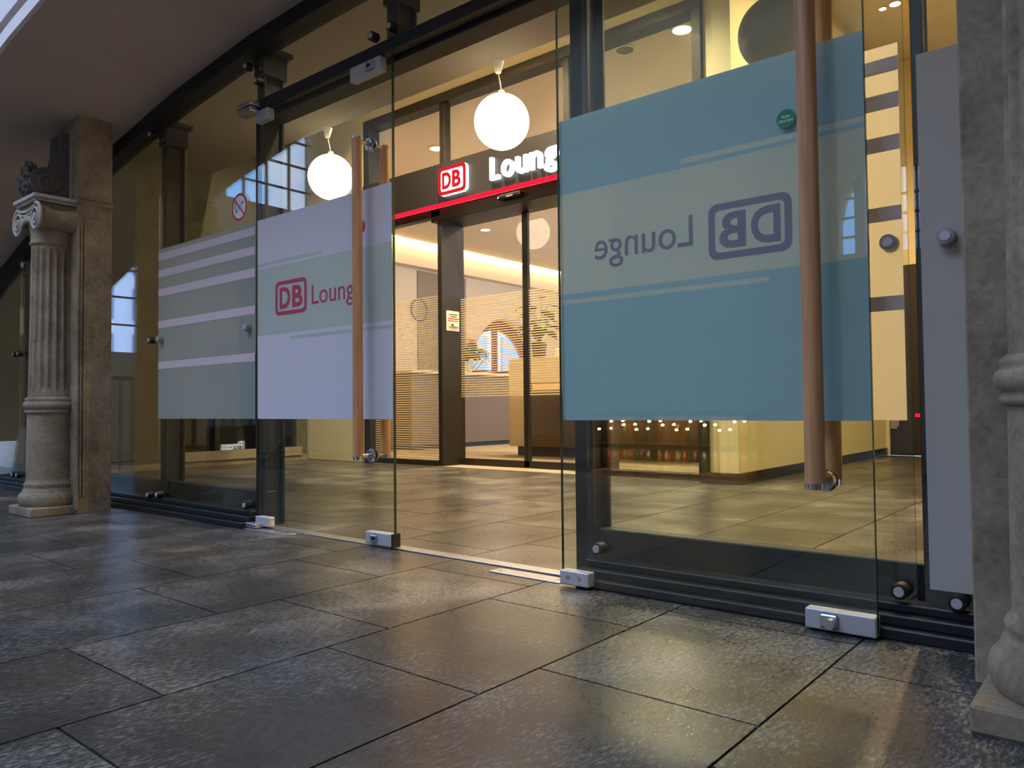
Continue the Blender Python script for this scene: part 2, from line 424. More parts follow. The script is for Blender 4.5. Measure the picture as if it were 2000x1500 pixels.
# ================================================================== FLOOR
floor_mb = MB()
floor_mb.box(-2.9, 9.8, -1.6, 8.7, -0.12, -0.006)
fl = struct('floor', floor_mb, 'grout', 'dark grey stone tile floor running from the hall into the lobby', 'floor')
outer = MB(); outer.box(-6.2, -2.9, -6.2, 11.2, -0.12, 0); outer.box(-2.9, 5.7, 8.7, 11.2, -0.12, 0); outer.box(-2.9, 9.8, -6.2, -1.6, -0.12, 0)
outer.build('floor_slab', 'tile', fl)
TW, TL, GAP = 0.5195, 0.622, 0.006
tile_mb = MB()
tile_mb.box(-TL / 2 + GAP / 2, TL / 2 - GAP / 2, -TW / 2 + GAP / 2, TW / 2 - GAP / 2, -0.007, 0.0)
tile_me = tile_mb.mesh('tile', 'tile')
ntile = 0
for k in range(-4, 15):
    y0 = 0.580 + TW * k; off = (0.166, 0.582)[k % 2]
    for j in range(-5, 16):
        x0 = off + TL * j
        cx, cy = x0 + TL / 2, y0 + TW / 2
        if cx < -1.9 or cx > 5.5 + 0.2 and not (cy < 2.5 and cx < 9.5 and cy > -0.4): continue
        if cx < 0 and (cy < -0.6 or cy > 4.8): continue
        if cy < -1.2: continue
        link('tile', tile_me, fl, (cx, cy, 0)); ntile += 1
lc = MB(); lc.box(5.62, 17.0, 2.45, 11.4, -0.1, 0.004)
struct('floor_lounge', lc, 'carpet', 'beige carpet floor inside the lounge behind the sliding doors', 'floor')

# ================================================================== PORTAL VAULT, HALL
NY = 72
ys = [-4.3 + 13.8 * i / NY for i in range(NY + 1)]
vb = MB()
for a, b in zip(ys, ys[1:]):
    za, zb = arch(a), arch(b)
    za -= 0.004; zb -= 0.004
    vb.add([(RIM + 0.004, a, za), (XG + 0.09, a, za), (XG + 0.09, b, zb), (RIM + 0.004, b, zb), (RIM + 0.1, a, za + 0.12), (XG + 0.09, a, za + 0.12), (XG + 0.09, b, zb + 0.12), (RIM + 0.1, b, zb + 0.12)],
           [(3, 2, 1, 0), (4, 5, 6, 7), (0, 1, 5, 4), (2, 3, 7, 6)])
struct('ceiling', vb, 'vault', 'dark plaster vault curving over the portal', 'ceiling')
rim = holed_wall(0, RIM, RIM + 0.1, -6.2, 11.2, 0.0, 7.0, [(-4.4, 9.6, 0.0, arch)], 72)
wr = struct('wall_rim', rim, 'white', 'white plaster wall above the portal arch on the hall side', 'wall')
mb = MB()
for o_in, o_out, pr in ((0.0, 0.07, 0.02), (0.10, 0.18, 0.035)):
    for a, b in zip(ys, ys[1:]):
        za, zb = arch(a), arch(b)
        mb.hexa([(RIM - pr, a, za + o_in), (RIM, a, za + o_in), (RIM, b, zb + o_in), (RIM - pr, b, zb + o_in), (RIM - pr, a, za + o_out), (RIM, a, za + o_out), (RIM, b, zb + o_out), (RIM - pr, b, zb + o_out)])
mb.build('arch_moulding', 'white', wr)
# hall walls with windows
ew = [(-0.65, 1.18, 1.43, lambda u: 6.2), (-3.59, -1.90, 3.95, lambda u: 6.2)]
struct('wall_hall_end', holed_wall(1, 11.0, 11.35, -6.2, RIM, 0, 7, ew, 1), 'hall', 'hall end wall with two tall windows, seen mirrored in the glass', 'wall')
ow = []
for yc in (2.37, -1.6):
    ow.append((yc - 0.68, yc + 0.68, 2.5, lambda u, yc=yc: 2.95 + math.sqrt(max(0, 0.68 ** 2 - (u - yc) ** 2))))
struct('wall_hall_back', holed_wall(0, -6.3, -6.0, -6.2, 11.2, 0, 7, ow, 20), 'hall', 'hall back wall with arched windows, seen mirrored in the glass', 'wall')
struct('wall_hall_near', holed_wall(1, -6.4, -6.1, -6.2, RIM, 0, 7, [(-3.2, -1.6, 2.4, lambda u: 5.0)], 1), 'hall', 'hall side wall with one added window behind the viewer', 'wall')  # unseen window added for more daylight in the hall
c = MB(); c.box(-6.3, -5.2, -6.4, 11.35, 7.0, 7.1); c.box(-0.1, RIM + 0.1, -6.4, 11.35, 7.0, 7.1); c.box(-5.2, -0.1, -6.4, 0.6, 7.0, 7.1); c.box(-5.2, -0.1, 10.2, 11.35, 7.0, 7.1)
struct('ceiling_hall', c, 'hall', 'high plaster ceiling of the station hall with a wide opening added for daylight', 'ceiling')
t = thing('window_15', (-2.65, 5.4, 7.05), 'added roof light, unseen above the viewer, that brightens the station hall', 'window', None, 'structure')  # roof opening added out of view to let more daylight in
for k in range(9):
    c = MB(); c.box(-5.2, -0.1, 0.6 + 1.2 * k - 0.03, 0.6 + 1.2 * k + 0.03, 7.0, 7.08); c.build('rafter', 'steel', t)
portal((-2.65, 5.4, 6.98), (0, 0, -1), 5.1, 9.6)
portal((0.26, 10.98, 3.8), (0, -1, 0), 1.83, 4.8); portal((-2.75, 10.98, 5.1), (0, -1, 0), 1.69, 2.3)
portal((-2.4, -6.08, 3.7), (0, 1, 0), 1.6, 2.6)
def hall_window(n, axis, c_, us, zs, u0, u1, z0, z1, label, top=None):
    t = thing('window_%d' % n, (0, 0, 0), label, 'window', None, 'structure')
    def bar(name, ua, ub, za, zb, th=0.03):
        q = MB()
        if axis == 1: q.box(ua, ub, c_ - th, c_ + th, za, zb)
        else: q.box(c_ - th, c_ + th, ua, ub, za, zb)
        q.build(name, 'steel', t)
    for u in us: bar('glazing_bar', u - 0.014, u + 0.014, z0, top(u) if top else z1)
    for z in zs: bar('glazing_bar', u0, u1, z - 0.012, z + 0.012)
    return t
hall_window(11, 1, 11.2, [-0.2, 0.26, 0.72], [1.832 + 0.392 * i for i in range(11)], -0.65, 1.18, 1.43, 6.2, 'tall hall window with grid bars mirrored beside the left stone column')
hall_window(12, 1, 11.2, [-3.16, -2.73, -2.31], [4.36 + 0.42 * i for i in range(5)], -3.59, -1.9, 3.95, 6.2, 'tall hall window with grid bars mirrored in the left glass door')
for n, yc in ((13, 2.37), (14, -1.6)):  # the second one is out of view, added for daylight
    t = hall_window(n, 0, -6.15, [yc - 0.2], [2.52, 2.75, 3.0, 3.25], yc - 0.66, yc + 0.66, 2.5, 3.6, ['arched hall window mirrored near the right door edge', 'added unseen arched hall window beyond the right frame edge'][n - 13], lambda u, yc=yc: 2.95 + math.sqrt(max(0, 0.68 ** 2 - (u - yc) ** 2)))
    q = MB(); q.box(-6.2, -6.1, yc + 0.36, yc + 0.48, 2.5, 3.5); q.build('mullion', 'hall', t)

# ================================================================== LOBBY SHELL
LZ = 4.6
XL = 5.6           # lounge front plane
fw_ = holed_wall(0, XG + 0.06, XG + 0.16, -4.4, 9.6, 0.0, LZ, [(-1.4, 8.3, 0.0, lambda u: arch(u) + 0.22)], 60)
struct('wall_facade', fw_, 'vault', 'plaster wall above the glazed arch', 'wall')
q = MB(); q.box(XG + 0.1, 4.37, -1.4, 8.0, 3.22, 3.34); q.box(4.27, 4.37, -1.4, 8.0, 3.3, LZ)
struct('ceiling_soffit', q, 'soffit', 'low brown soffit inside the lobby from which the globes hang', 'ceiling')
q = MB(); q.box(4.27, XL + 0.2, 2.0, 8.0, LZ, LZ + 0.1)
struct('ceiling_lobby', q, 'cream', 'high cream ceiling strip in front of the lounge', 'ceiling')
q = MB(); q.box(4.27, 9.9, -1.4, 2.44, LZ, LZ + 0.1)
struct('ceiling_corridor', q, 'cream', 'cream ceiling of the corridor at right', 'ceiling')
# lobby left wall with a dark glazed opening
lw = holed_wall(1, 7.9, 8.1, XG + 0.1, XL, 0, LZ, [(3.95, 5.45, 0.14, lambda u: 1.25)], 1)
struct('wall_left', lw, 'olive', 'olive brown lobby wall at far left behind the glazing', 'wall')
t = thing('window_16', (4.7, 7.98, 0.14), 'dark interior window with brown frame low in the lobby left wall', 'window', None, 'structure')
q = MB(); q.box(3.95, 5.45, 7.99, 8.0, 0.14, 1.25); q.build('pane', 'dark_glass', t)
q = MB(); q.box(3.9, 5.5, 7.86, 7.92, 0.06, 0.16); q.build('sill', 'taupe', t)
for x in (3.97, 4.45, 4.95, 5.43):
    q = MB(); q.box(x - 0.03, x + 0.03, 7.93, 8.0, 0.16, 1.25); q.build('mullion', 'frame', t)
q = MB(); q.box(XG + 0.1, XL, 7.88, 7.9, 0, 0.06); struct('baseboard_left', q, 'taupe', 'brown baseboard along the lobby left wall', 'baseboard')
q = MB(); q.box(XG + 0.1, 9.9, -1.5, -1.4, 0, LZ)
struct('wall_right', q, 'cream', 'cream lobby wall beyond the right frame edge', 'wall')
# corridor side of the lounge block
q = MB(); q.box(XL - 0.05, 9.8, 2.40, 2.55, 0, LZ)
struct('wall_corridor', q, 'cream', 'cream corridor wall right of the lounge with dark base', 'wall')
q = MB(); q.box(XL - 0.06, 9.8, 2.385, 2.40, 0, 0.085); q.box(XL - 0.065, XL - 0.05, 2.385, 2.66, 0, 0.085)
struct('baseboard_corridor', q, 'frame', 'dark brown baseboard along the cream corridor wall', 'baseboard')
q = MB(); q.box(9.75, 9.9, -1.4, 2.45, 0, LZ)
struct('wall_corridor_end', q, 'cream', 'end wall of the corridor', 'wall')
t = thing('door_5', (9.74, 1.6, 0), 'dark door at the corridor end seen at right under the film', 'door', None, 'structure')
q = MB(); q.box(9.70, 9.75, 0.6, 2.34, 0.005, 2.2, 0.004); q.build('leaf', 'fascia', t)
for z in (0.4, 1.9):
    q = MB(); q.box(9.68, 9.70, 2.26, 2.33, z - 0.09, z + 0.09); q.cyl((9.675, 2.25, z - 0.06), (9.675, 2.25, z + 0.06), 0.016, n=12); part(q.build('hinge', 'alu', t), 'pale metal hinge')
q = MB(); q.box(9.685, 9.70, 1.98, 2.07, 0.445, 0.485); part(q.build('red_glow', 'red_light', t), 'small added red glow')  # added glow standing in for a red reflection on the glass edge

# ================================================================== FACADE STEEL
def frame_strip(name, x0, x1, ya, yb, dz0, dz1, n, label):
    q = MB()
    for k in range(n):
        a = ya + (yb - ya) * k / n; b = ya + (yb - ya) * (k + 1) / n; za, zb = arch(a), arch(b)
        q.hexa([(x0, a, za + dz0), (x1, a, za + dz0), (x1, b, zb + dz0), (x0, b, zb + dz0), (x0, a, za + dz1), (x1, a, za + dz1), (x1, b, zb + dz1), (x0, b, zb + dz1)])
    return struct(name, q, 'steel', label, 'frame')
frame_strip('trim_1', XG - 0.05, XG + 0.06, -1.4, 8.6, -0.085, 0.004, 60, 'black steel arch frame along the edge of the vault')
t = thing('trim_2', (XG, 2.5, 2.15), 'black steel transom bar running above the glass doors', 'frame', None, 'structure')
q = MB(); q.box(XG - 0.02, XG + 0.03, 1.5, 3.60, 2.150, 2.205, 0.004); q.build('front_bar', 'steel', t)
q = MB(); q.box(XG + 0.04, XG + 0.15, 1.5, 3.60, 2.130, 2.225, 0.004); q.build('rear_beam', 'steel', t)
def base_rail(name, ya, yb, label):
    t = thing(name, (XG, (ya + yb) / 2, 0), label, 'frame', None, 'structure')
    for x0, z0, z1, nm in ((2.125, 0.0, 0.030, 'lower_step'), (2.150, 0.030, 0.058, 'upper_step'), (2.185, 0.058, 0.082, 'glass_channel')):
        q = MB(); q.box(x0, 2.25, ya, yb, z0, z1, 0.004); q.build(nm, 'steel', t)
    q = MB(); q.box(XG + 0.06, XG + 0.12, ya, yb, 0.0, 0.175, 0.004); q.build('inner_upstand', 'steel', t)
base_rail('trim_3', 3.56, 8.6, 'black stepped base rail under the left glazing')
base_rail('trim_4', -1.4, 1.50, 'black stepped base rail under the right glazing')
def post(y, z0, label, wy=0.066, dx=0.125, x=None):
    x = XG + 0.04 if x is None else x; zt = arch(y + (0.09 if y > 2.6 else -0.09)) - 0.012
    t = thing('steel_post', (x, y, z0), label, 'post', 'steel posts behind the glazing')
    q = MB(); q.box(x, x + 0.016, y - wy / 2, y + wy / 2, z0, zt, 0.003); q.build('front_flange', 'steel', t)
    q = MB(); q.box(x + 0.016, x + dx - 0.016, y - 0.012, y + 0.012, z0, zt); q.build('web', 'steel', t)
    q = MB(); q.box(x + dx - 0.016, x + dx, y - wy / 2, y + wy / 2, z0, zt, 0.003); q.build('rear_flange', 'steel', t)
    q = MB(); q.box(x - 0.012, x + dx + 0.01, y - wy / 2 - 0.012, y + wy / 2 + 0.012, zt - 0.16, zt - 0.02, 0.003)
    p = q.build('head_bracket', 'steel', t)
    for dz in (0.05, 0.13):
        for s in (-1, 1):
            q = MB(); q.cyl((x - 0.018, y + s * 0.022, zt - dz), (x - 0.011, y + s * 0.022, zt - dz), 0.008, n=8); q.build('rivet', 'alu', p)
    q = MB(); q.box(x - 0.012, x + dx + 0.02, y - wy / 2 - 0.05, y + wy / 2 + 0.012, zt - 0.045, zt - 0.02); q.build('cap_plate', 'steel', t)
    return t
post(6.95, 0.0, 'black steel post left of the stone column')
post(4.645, 0.0, 'black steel post just right of the stone column')
post(3.578, 0.0, 'black steel post behind the hinge of the left glass door')
post(2.542, 2.20, 'short black steel post above the transom bar')
post(1.545, 0.0, 'thick black steel post behind the hinge side of the teal door', 0.075, 0.12)
post(0.455, 0.0, 'slim black steel post left of the grey panel', 0.03, 0.07)

# ------------------------------------------------------------------ glazed panels
bolt_mb = MB(); bolt_mb.cyl((-0.034, 0, 0), (0, 0, 0), 0.021, 0.0215, 24); bolt_mb.cyl((-0.036, 0, 0), (-0.033, 0, 0), 0.018, 0.021, 24)
bolt_me = bolt_mb.mesh('bolt', 'rubber')
head_mb = MB(); head_mb.cyl((-0.039, 0, 0), (-0.035, 0, 0), 0.0125, 0.0135, 16); head_me = head_mb.mesh('bolt_head', 'alu_matte')
slot_mb = MB(); slot_mb.cyl((-0.0398, 0, 0), (-0.0388, 0, 0), 0.0035, 0.0035, 6)
bolt_g = bolt_mb.mesh('bolt', 'bolt_grey')
FILMED = {(4.560, 1.032), (3.607, 1.032), (0.519, 1.024), (0.385, 1.02)}
def bolts(t, pts, x=XG - 0.004):
    for y, z in pts:
        b = link('bolt', bolt_g if (y, z) in FILMED else bolt_me, t, (x, y, z)); link('bolt_head', head_me, b, (x, y, z))
def pane(t, ya, yb, z0, z1=None, top=None, x0=XG - 0.006, x1=XG + 0.006, n=12, mat='glass'):
    q = MB()
    if top is None: q.box(x0, x1, ya, yb, z0, z1)
    else:
        ks = [ya + (yb - ya) * k / n for k in range(n + 1)]
        q.prism([(ya, z0), (yb, z0)] + [(k, top(k)) for k in reversed(ks)], 0, x0, x1)
    return q.build('glass_pane', mat, t)
gt = lambda u: arch(u) - 0.075
def panel(n, ya, yb, z0, label, bl, z1=None):
    t = thing('window_%d' % n, (XG, (ya + yb) / 2, z0), label, 'window', None, 'structure')
    pane(t, ya + 0.003, yb - 0.003, z0, z1, None if z1 else gt); bolts(t, bl); return t
panel(1, 6.95, 8.4, 0.07, 'glass panel at the far left behind the stone column', [(7.0, 1.07), (7.0, 0.11)])
w2 = panel(2, 4.615, 6.95, 0.07, 'clear glass panel right beside the stone column without film', [(6.9, 1.07), (4.668, 2.297), (4.668, 1.033), (4.680, 0.097), (6.9, 0.11)])
w3 = panel(3, 3.552, 4.615, 0.07, 'glass panel with frosted film, five pale stripes and a no-smoking sticker', [(4.560, 1.032), (4.563, 0.105), (3.607, 1.032), (3.607, 0.112), (3.600, 2.405)])
panel(4, 2.545, 3.548, 2.205, 'transom glass above the left glass door', [(3.50, 2.30), (2.590, 2.24)])
panel(5, 1.50, 2.54, 2.205, 'transom glass above the open doorway', [(2.47, 2.245), (1.55, 2.30)])
w6 = panel(6, 0.475, 1.502, 0.08, 'large right glass panel with striped film behind the open teal door', [(1.444, 0.123), (0.513, 0.114), (0.519, 1.024), (1.444, 1.024)])
w7 = panel(7, -1.4, 0.462, 0.08, 'narrow grey film panel beside the right stone column', [(0.385, 1.02), (0.382, 0.104)])
F0, F1 = 0.556, 1.580
fz = lambda f_: F1 - f_ * (F1 - F0)
STR = [(0.024, 0.066), (0.123, 0.166), (0.235, 0.279), (0.425, 0.468), (0.666, 0.708)]
def striped_film(t, ya, yb, x0, x1, xs0, xs1, F1=F1, STR=STR, fm='film_frost'):
    fz = lambda f_: F1 - f_ * (F1 - F0)
    q = MB(); q.box(x0, x1, ya, yb, F0, F1); fo = q.build('frosted_film', fm, t)
    for a, b in STR:
        q = MB(); q.box(xs0, xs1, ya, yb, fz(b), fz(a)); q.build('stripe', 'film_stripe', fo)
striped_film(w3, 3.556, 4.611, XG - 0.0075, XG - 0.0062, XG - 0.0085, XG - 0.0076)
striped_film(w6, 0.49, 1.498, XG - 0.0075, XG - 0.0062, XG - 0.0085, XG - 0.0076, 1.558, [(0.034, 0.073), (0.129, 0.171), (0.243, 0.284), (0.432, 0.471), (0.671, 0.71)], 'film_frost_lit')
q = MB(); q.box(XG - 0.0085, XG - 0.0062, -0.3, 0.447, 0.125, 1.51); part(q.build('grey_film', 'grey_panel', w7), 'plain grey film')
# no-smoking sticker on the film panel
YR, ZU = Vector((0, -1, 0)), Vector((0, 0, 1))
sy_, sz_, sr = 3.706, 1.684, 0.074
sx_ = XG - 0.0068
st = thing('no_smoking_sticker', (sx_, sy_, sz_), 'round white no-smoking sticker with red ring on the glass above the film', 'sticker')
q = MB(); q.cyl((sx_, sy_, sz_), (sx_ - 0.001, sy_, sz_), sr, n=40); q.build('disc', 'white_print', st)
q = MB(); q.ring(0, (sy_, sz_), sr, sr * 0.83, sx_ - 0.001, sx_ - 0.0018, 40); part(q.build('red_ring', 'red', st), 'red ring')
def rot_bar(cy, cz, L, Wd, ang, x0, x1, off=0.0):
    q = MB(); d = Vector((math.cos(ang), math.sin(ang))); nrm = Vector((-d.y, d.x))
    pts = [(cy - (d.x * a * L / 2 + nrm.x * (b * Wd / 2 + off)), cz + d.y * a * L / 2 + nrm.y * (b * Wd / 2 + off)) for a, b in ((-1, -1), (1, -1), (1, 1), (-1, 1))]
    q.prism(pts, 0, x0, x1); return q
rot_bar(sy_, sz_, sr * 1.15, sr * 0.17, R(35), sx_ - 0.001, sx_ - 0.0014).build('cigarette', 'black_print', st)
rot_bar(sy_ - sr * 0.02, sz_, sr * 0.85, sr * 0.09, R(35), sx_ - 0.0013, sx_ - 0.0017).build('cigarette_paper', 'white_print', st)
q = MB(); q.tube([(sx_ - 0.0014, sy_ + 0.036, sz_ - 0.01), (sx_ - 0.0014, sy_ + 0.044, sz_ + 0.004), (sx_ - 0.0014, sy_ + 0.034, sz_ + 0.016), (sx_ - 0.0014, sy_ + 0.042, sz_ + 0.03)], 0.002, 6); q.build('smoke', 'black_print', st)
rot_bar(sy_, sz_, sr * 1.75, sr * 0.13, R(-45), sx_ - 0.0016, sx_ - 0.0022).build('slash', 'red', st)

# ------------------------------------------------------------------ doors
def handle(t, y, x, side, xdoor, z0, z1, hr=0.0225):
    h = MB(); h.cyl((x, y, z0), (x, y, z1), hr, n=24); hb = h.build('handle_bar', 'wood', t)
    for z, e in ((z0, -1), (z1, 1)):
        q = MB(); q.cyl((x, y, z - 0.004 * (e < 0)), (x, y, z + 0.004 * (e > 0) + (0.012 if e < 0 else -0.012)), hr + 0.0007, n=24); part(q.build('end_cap', 'chrome', hb), 'polished metal end cap')
        zz = z + 0.012 * e * -1
        q = MB(); q.tube([(x, y, zz), (x + (xdoor - x) * 0.35, y, zz), (xdoor, y - side * 0.0, zz)], 0.0095, 12)
        q.cyl((xdoor, y, zz), (xdoor + 0.010 * (1 if x > xdoor else -1), y, zz), 0.030, 0.026, 28)
        for dz in (0.016, -0.016): q.cyl((xdoor + 0.010 * (1 if x > xdoor else -1), y, zz + dz), (xdoor + 0.013 * (1 if x > xdoor else -1), y, zz + dz), 0.005, n=8)
        q.build('bracket', 'chrome', hb)
    return hb
# left door, closed
d1 = thing('door_1', (XG, 3.53, 0), 'closed left glass door with lavender film band and upright wooden handle', 'door', None, 'structure')
DA, DB_ = 2.492, 3.535
xo0, xo1 = XG - 0.006, XG + 0.006
q = MB(); q.box(xo0, xo1, DA, DB_, 0.012, 2.145); q.build('glass_pane', 'glass', d1)
q = MB(); q.box(xo0 - 0.0005, xo1 + 0.0005, DA - 0.002, DA, 0.012, 2.145); part(q.build('glass_edge', 'edge', d1), 'dark green glass edge')
q = MB(); q.box(xo0 - 0.002, xo1 + 0.004, DB_, DB_ + 0.010, 0.03, 2.145); part(q.build('hinge_edge_seal', 'rubber', d1), 'black edge seal')
def door_film(t, x0, x1, ya, yb, hinge_hi, mats, slits):
    # ya<yb; slit spans given as y ranges
    (sa, sb), (ta, tb) = slits
    q = MB()
    q.box(x0, x1, ya, yb, fz(0.222), fz(0.0)); q.box(x0, x1, ya, yb, fz(0.251), fz(0.238))
    for a, b in ((ya, sa), (sb, yb)):
        if b - a > 1e-4: q.box(x0, x1, a, b, fz(0.238), fz(0.222))
    q.build('upper_film', mats[0], t)
    q = MB(); q.box(x0, x1, ya, yb, fz(0.585), fz(0.251)); lb = part(q.build('frosted_band', mats[1], t), 'pale frosted band')
    q = MB(); q.box(x0, x1, ya, yb, fz(1.0), fz(0.618)); q.box(x0, x1, ya, yb, fz(0.603), fz(0.585))
    for a, b in ((ya, ta), (tb, yb)):
        if b - a > 1e-4: q.box(x0, x1, a, b, fz(0.618), fz(0.603))
    q.build('lower_film', mats[0], t)
    q = MB(); q.box(x0, x1, sa, sb, fz(0.238), fz(0.222)); q.build('thin_stripe', mats[1], t)
    q = MB(); q.box(x0, x1, ta, tb, fz(0.618), fz(0.603)); q.build('thin_stripe', mats[1], t)
    return lb
f0, f1 = xo0 - 0.0022, xo0 - 0.0008
door_film(d1, f0, f1, DA + 0.002, DB_ - 0.004, True, ('film_out', 'film_light'), ((2.98, DB_ - 0.004), (DA + 0.002, 3.24)))
lg = logo_ring((f0 - 0.0003, 3.369, 1.072), YR, ZU, 0.262, 0.170, 0.019, 0.001).build('logo', 'logo_red', d1); part(lg, 'maroon rounded-square DB logo')
text('D', (f0 - 0.0008, 3.332, 1.103), YR, ZU, 0.108, 0.090, 0.030).build('logo_letter', 'logo_red', lg)
text('B', (f0 - 0.0008, 3.226, 1.103), YR, ZU, 0.108, 0.086, 0.030).build('logo_letter', 'logo_red', lg)
part(text('Lounge', (f0 - 0.0008, 3.066, 1.072), YR, ZU, 0.124, 0.375, 0.0).build('lettering', 'logo_red', d1), 'maroon lettering Lounge')
q = MB(); q.cyl((f0, 2.700, 1.416), (f0 - 0.001, 2.700, 1.416), 0.030, n=32); part(q.build('round_sticker', 'red', d1), 'small red round sticker behind the handle')
handle(d1, 2.640, XG - 0.078, 1, xo0, 0.385, 1.79)
handle(d1, 2.640, XG + 0.078, -1, xo1, 0.385, 1.79)
def patch(t, name, ya, yb, z0, z1, xa, xb, label):
    q = MB(); q.box(xa, xb, ya, yb, z0, z1, 0.003); return part(q.build(name, 'alu_matte', t), label)
p = patch(d1, 'lock_patch', 2.492, 2.665, 0.012, 0.066, XG - 0.020, XG + 0.020, 'satin metal corner lock at the foot')
q = MB(); q.box(XG - 0.028, XG - 0.019, 2.585, 2.630, 0.022, 0.056, 0.004); q.build('lock_housing', 'alu', p)
q = MB(); q.cyl((XG - 0.031, 2.605, 0.041), (XG - 0.027, 2.605, 0.041), 0.008, n=14); q.box(XG - 0.0305, XG - 0.027, 2.590, 2.600, 0.037, 0.045); q.build('key_cylinder', 'rubber', p)
q = MB(); q.box(XG - 0.022, XG + 0.022, 2.484, 2.493, 0.010, 0.068); q.build('end_cap', 'rubber', p)
p = patch(d1, 'lock_patch', 2.552, 2.76, 2.085, 2.150, XG - 0.020, XG + 0.020, 'satin metal corner lock at the head')
q = MB(); q.box(XG - 0.030, XG - 0.019, 2.590, 2.650, 2.100, 2.140, 0.004); q.build('lock_housing', 'alu', p)
q = MB(); q.cyl((XG - 0.033, 2.622, 2.120), (XG - 0.029, 2.622, 2.120), 0.009, n=14); q.box(XG - 0.0325, XG - 0.029, 2.605, 2.615, 2.115, 2.124); q.build('key_cylinder', 'rubber', p)
p = patch(d1, 'hinge_patch', 3.42, 3.535, 0.014, 0.060, XG - 0.020, XG + 0.020, 'satin metal floor pivot clamp')
q = MB(); q.box(XG - 0.060, XG - 0.010, 3.47, 3.60, 0.008, 0.030, 0.003); q.build('pivot_arm', 'alu', p)
p = patch(d1, 'hinge_patch', 3.42, 3.535, 2.090, 2.148, XG - 0.020, XG + 0.020, 'satin metal head pivot clamp')
for zz in (2.128, 2.158):
    q = MB(); q.box(XG - 0.085, XG - 0.015, 3.475, 3.615, zz, zz + 0.024, 0.006); q.build('pivot_arm', 'chrome', p)

# right door, swung open flat in front of the right panel
XD = 2.111
d2 = thing('door_2', (XD, 1.538, 0), 'open glass door swung out with teal film and mirrored lettering', 'door', None, 'structure')
ya, yb = 0.550, 1.538
q = MB(); q.box(XD - 0.005, XD + 0.005, ya, yb, 0.012, 2.145); q.build('glass_pane', 'glass', d2)
for e in (ya, yb):
    q = MB(); q.box(XD - 0.0052, XD + 0.0052, e - 0.001, e + 0.001, 0.012, 2.145); part(q.build('glass_edge', 'edge', d2), 'dark green glass edge')
g0, g1 = XD + 0.0066, XD + 0.0080
door_film(d2, g0, g1, ya + 0.001, yb - 0.001, True, ('film_teal', 'film_teal_light'), ((ya + 0.001, 1.082), (0.815, yb - 0.001)))
YL = Vector((0, 1, 0))
lx = XD + 0.0060
lg = logo_ring((lx, 0.748, 1.028), YL, ZU, 0.247, 0.165, 0.020, 0.0006).build('logo', 'logo_back', d2); part(lg, 'greyish purple mirrored DB logo')
text('D', (lx, 0.780, 1.058), YL, ZU, 0.105, 0.085, 0.030, 0.0008).build('logo_letter', 'logo_back', lg)
text('B', (lx, 0.880, 1.058), YL, ZU, 0.105, 0.081, 0.030, 0.0008).build('logo_letter', 'logo_back', lg)
part(text('Lounge', (lx, 1.046, 1.052), YL, ZU, 0.124, 0.352, 0.0, 0.0008).build('lettering', 'logo_back', d2), 'greyish purple mirrored lettering Lounge')
handle(d2, 0.672, XD - 0.080, -1, XD - 0.005, 0.385, 1.79, 0.0255)
handle(d2, 0.672, XD + 0.070, 1, XD + 0.005, 0.385, 1.79)
p = patch(d2, 'lock_patch', ya - 0.001, 0.727, 0.006, 0.058, XD - 0.020, XD + 0.020, 'satin metal corner lock at the foot')
q = MB(); q.box(XD - 0.028, XD - 0.019, 0.640, 0.688, 0.014, 0.050, 0.004); q.build('lock_housing', 'alu', p)
q = MB(); q.cyl((XD - 0.052, 0.656, 0.030), (XD - 0.027, 0.656, 0.030), 0.0125, 0.0135, 20); q.build('turn_knob', 'alu', p)
p = patch(d2, 'hinge_patch', 1.424, yb + 0.001, 0.010, 0.056, XD - 0.020, XD + 0.020, 'satin metal floor pivot clamp')
for yy in (1.46, 1.505):
    q = MB(); q.cyl((XD - 0.0215, yy, 0.035), (XD - 0.0195, yy, 0.035), 0.006, n=12); q.ring(0, (yy, 0.035), 0.0085, 0.0065, XD - 0.0205, XD - 0.0195, 16); q.build('screw', 'alu', p)
p = patch(d2, 'hinge_patch', 1.424, yb + 0.001, 2.09, 2.145, XD - 0.020, XD + 0.020, 'satin metal head pivot clamp')
# green sticker
gx = XD - 0.0052
st = thing('green_sticker', (gx, 0.754, 1.391), 'round green sticker with white lettering beside the wooden handle', 'sticker')
q = MB(); q.cyl((gx, 0.754, 1.391), (gx - 0.0012, 0.754, 1.391), 0.0265, n=36); q.build('disc', 'green', st)
text('PUSH', (gx - 0.0015, 0.754 + 0.0115, 1.3935), YR, ZU, 0.0066, 0.023, 0.01, 0.0004).build('lettering', 'white_print', st)
text('DR\u00dcCKEN', (gx - 0.0015, 0.754 + 0.0195, 1.3815), YR, ZU, 0.0086, 0.039, 0.01, 0.0004).build('lettering', 'white_print', st)
# threshold and floor plates
q = MB(); q.box(2.215, 2.275, 1.50, 3.55, 0.0005, 0.006, 0.001)
struct('trim_5', q, 'alu', 'metal threshold strip across the doorway floor', 'threshold')
for (y0, y1, x0, x1, lab) in ((3.19, 3.60, 2.140, 2.200, 'metal floor plate under the left door pivot'), (1.56, 1.88, 2.12, 2.185, 'metal floor plate in front of the open doorway')):
    t = thing('floor_plate', ((x0 + x1) / 2, (y0 + y1) / 2, 0), lab, 'plate', 'door closer floor plates')
    q = MB(); q.box(x0, x1, y0, y1, 0.0005, 0.004, 0.001); q.build('cover', 'alu', t)
    for yy in (y0 + 0.03, y1 - 0.03):
        q = MB(); q.cyl(((x0 + x1) / 2, yy, 0.004), ((x0 + x1) / 2, yy, 0.0052), 0.006, n=10); q.build('screw', 'chrome', t)

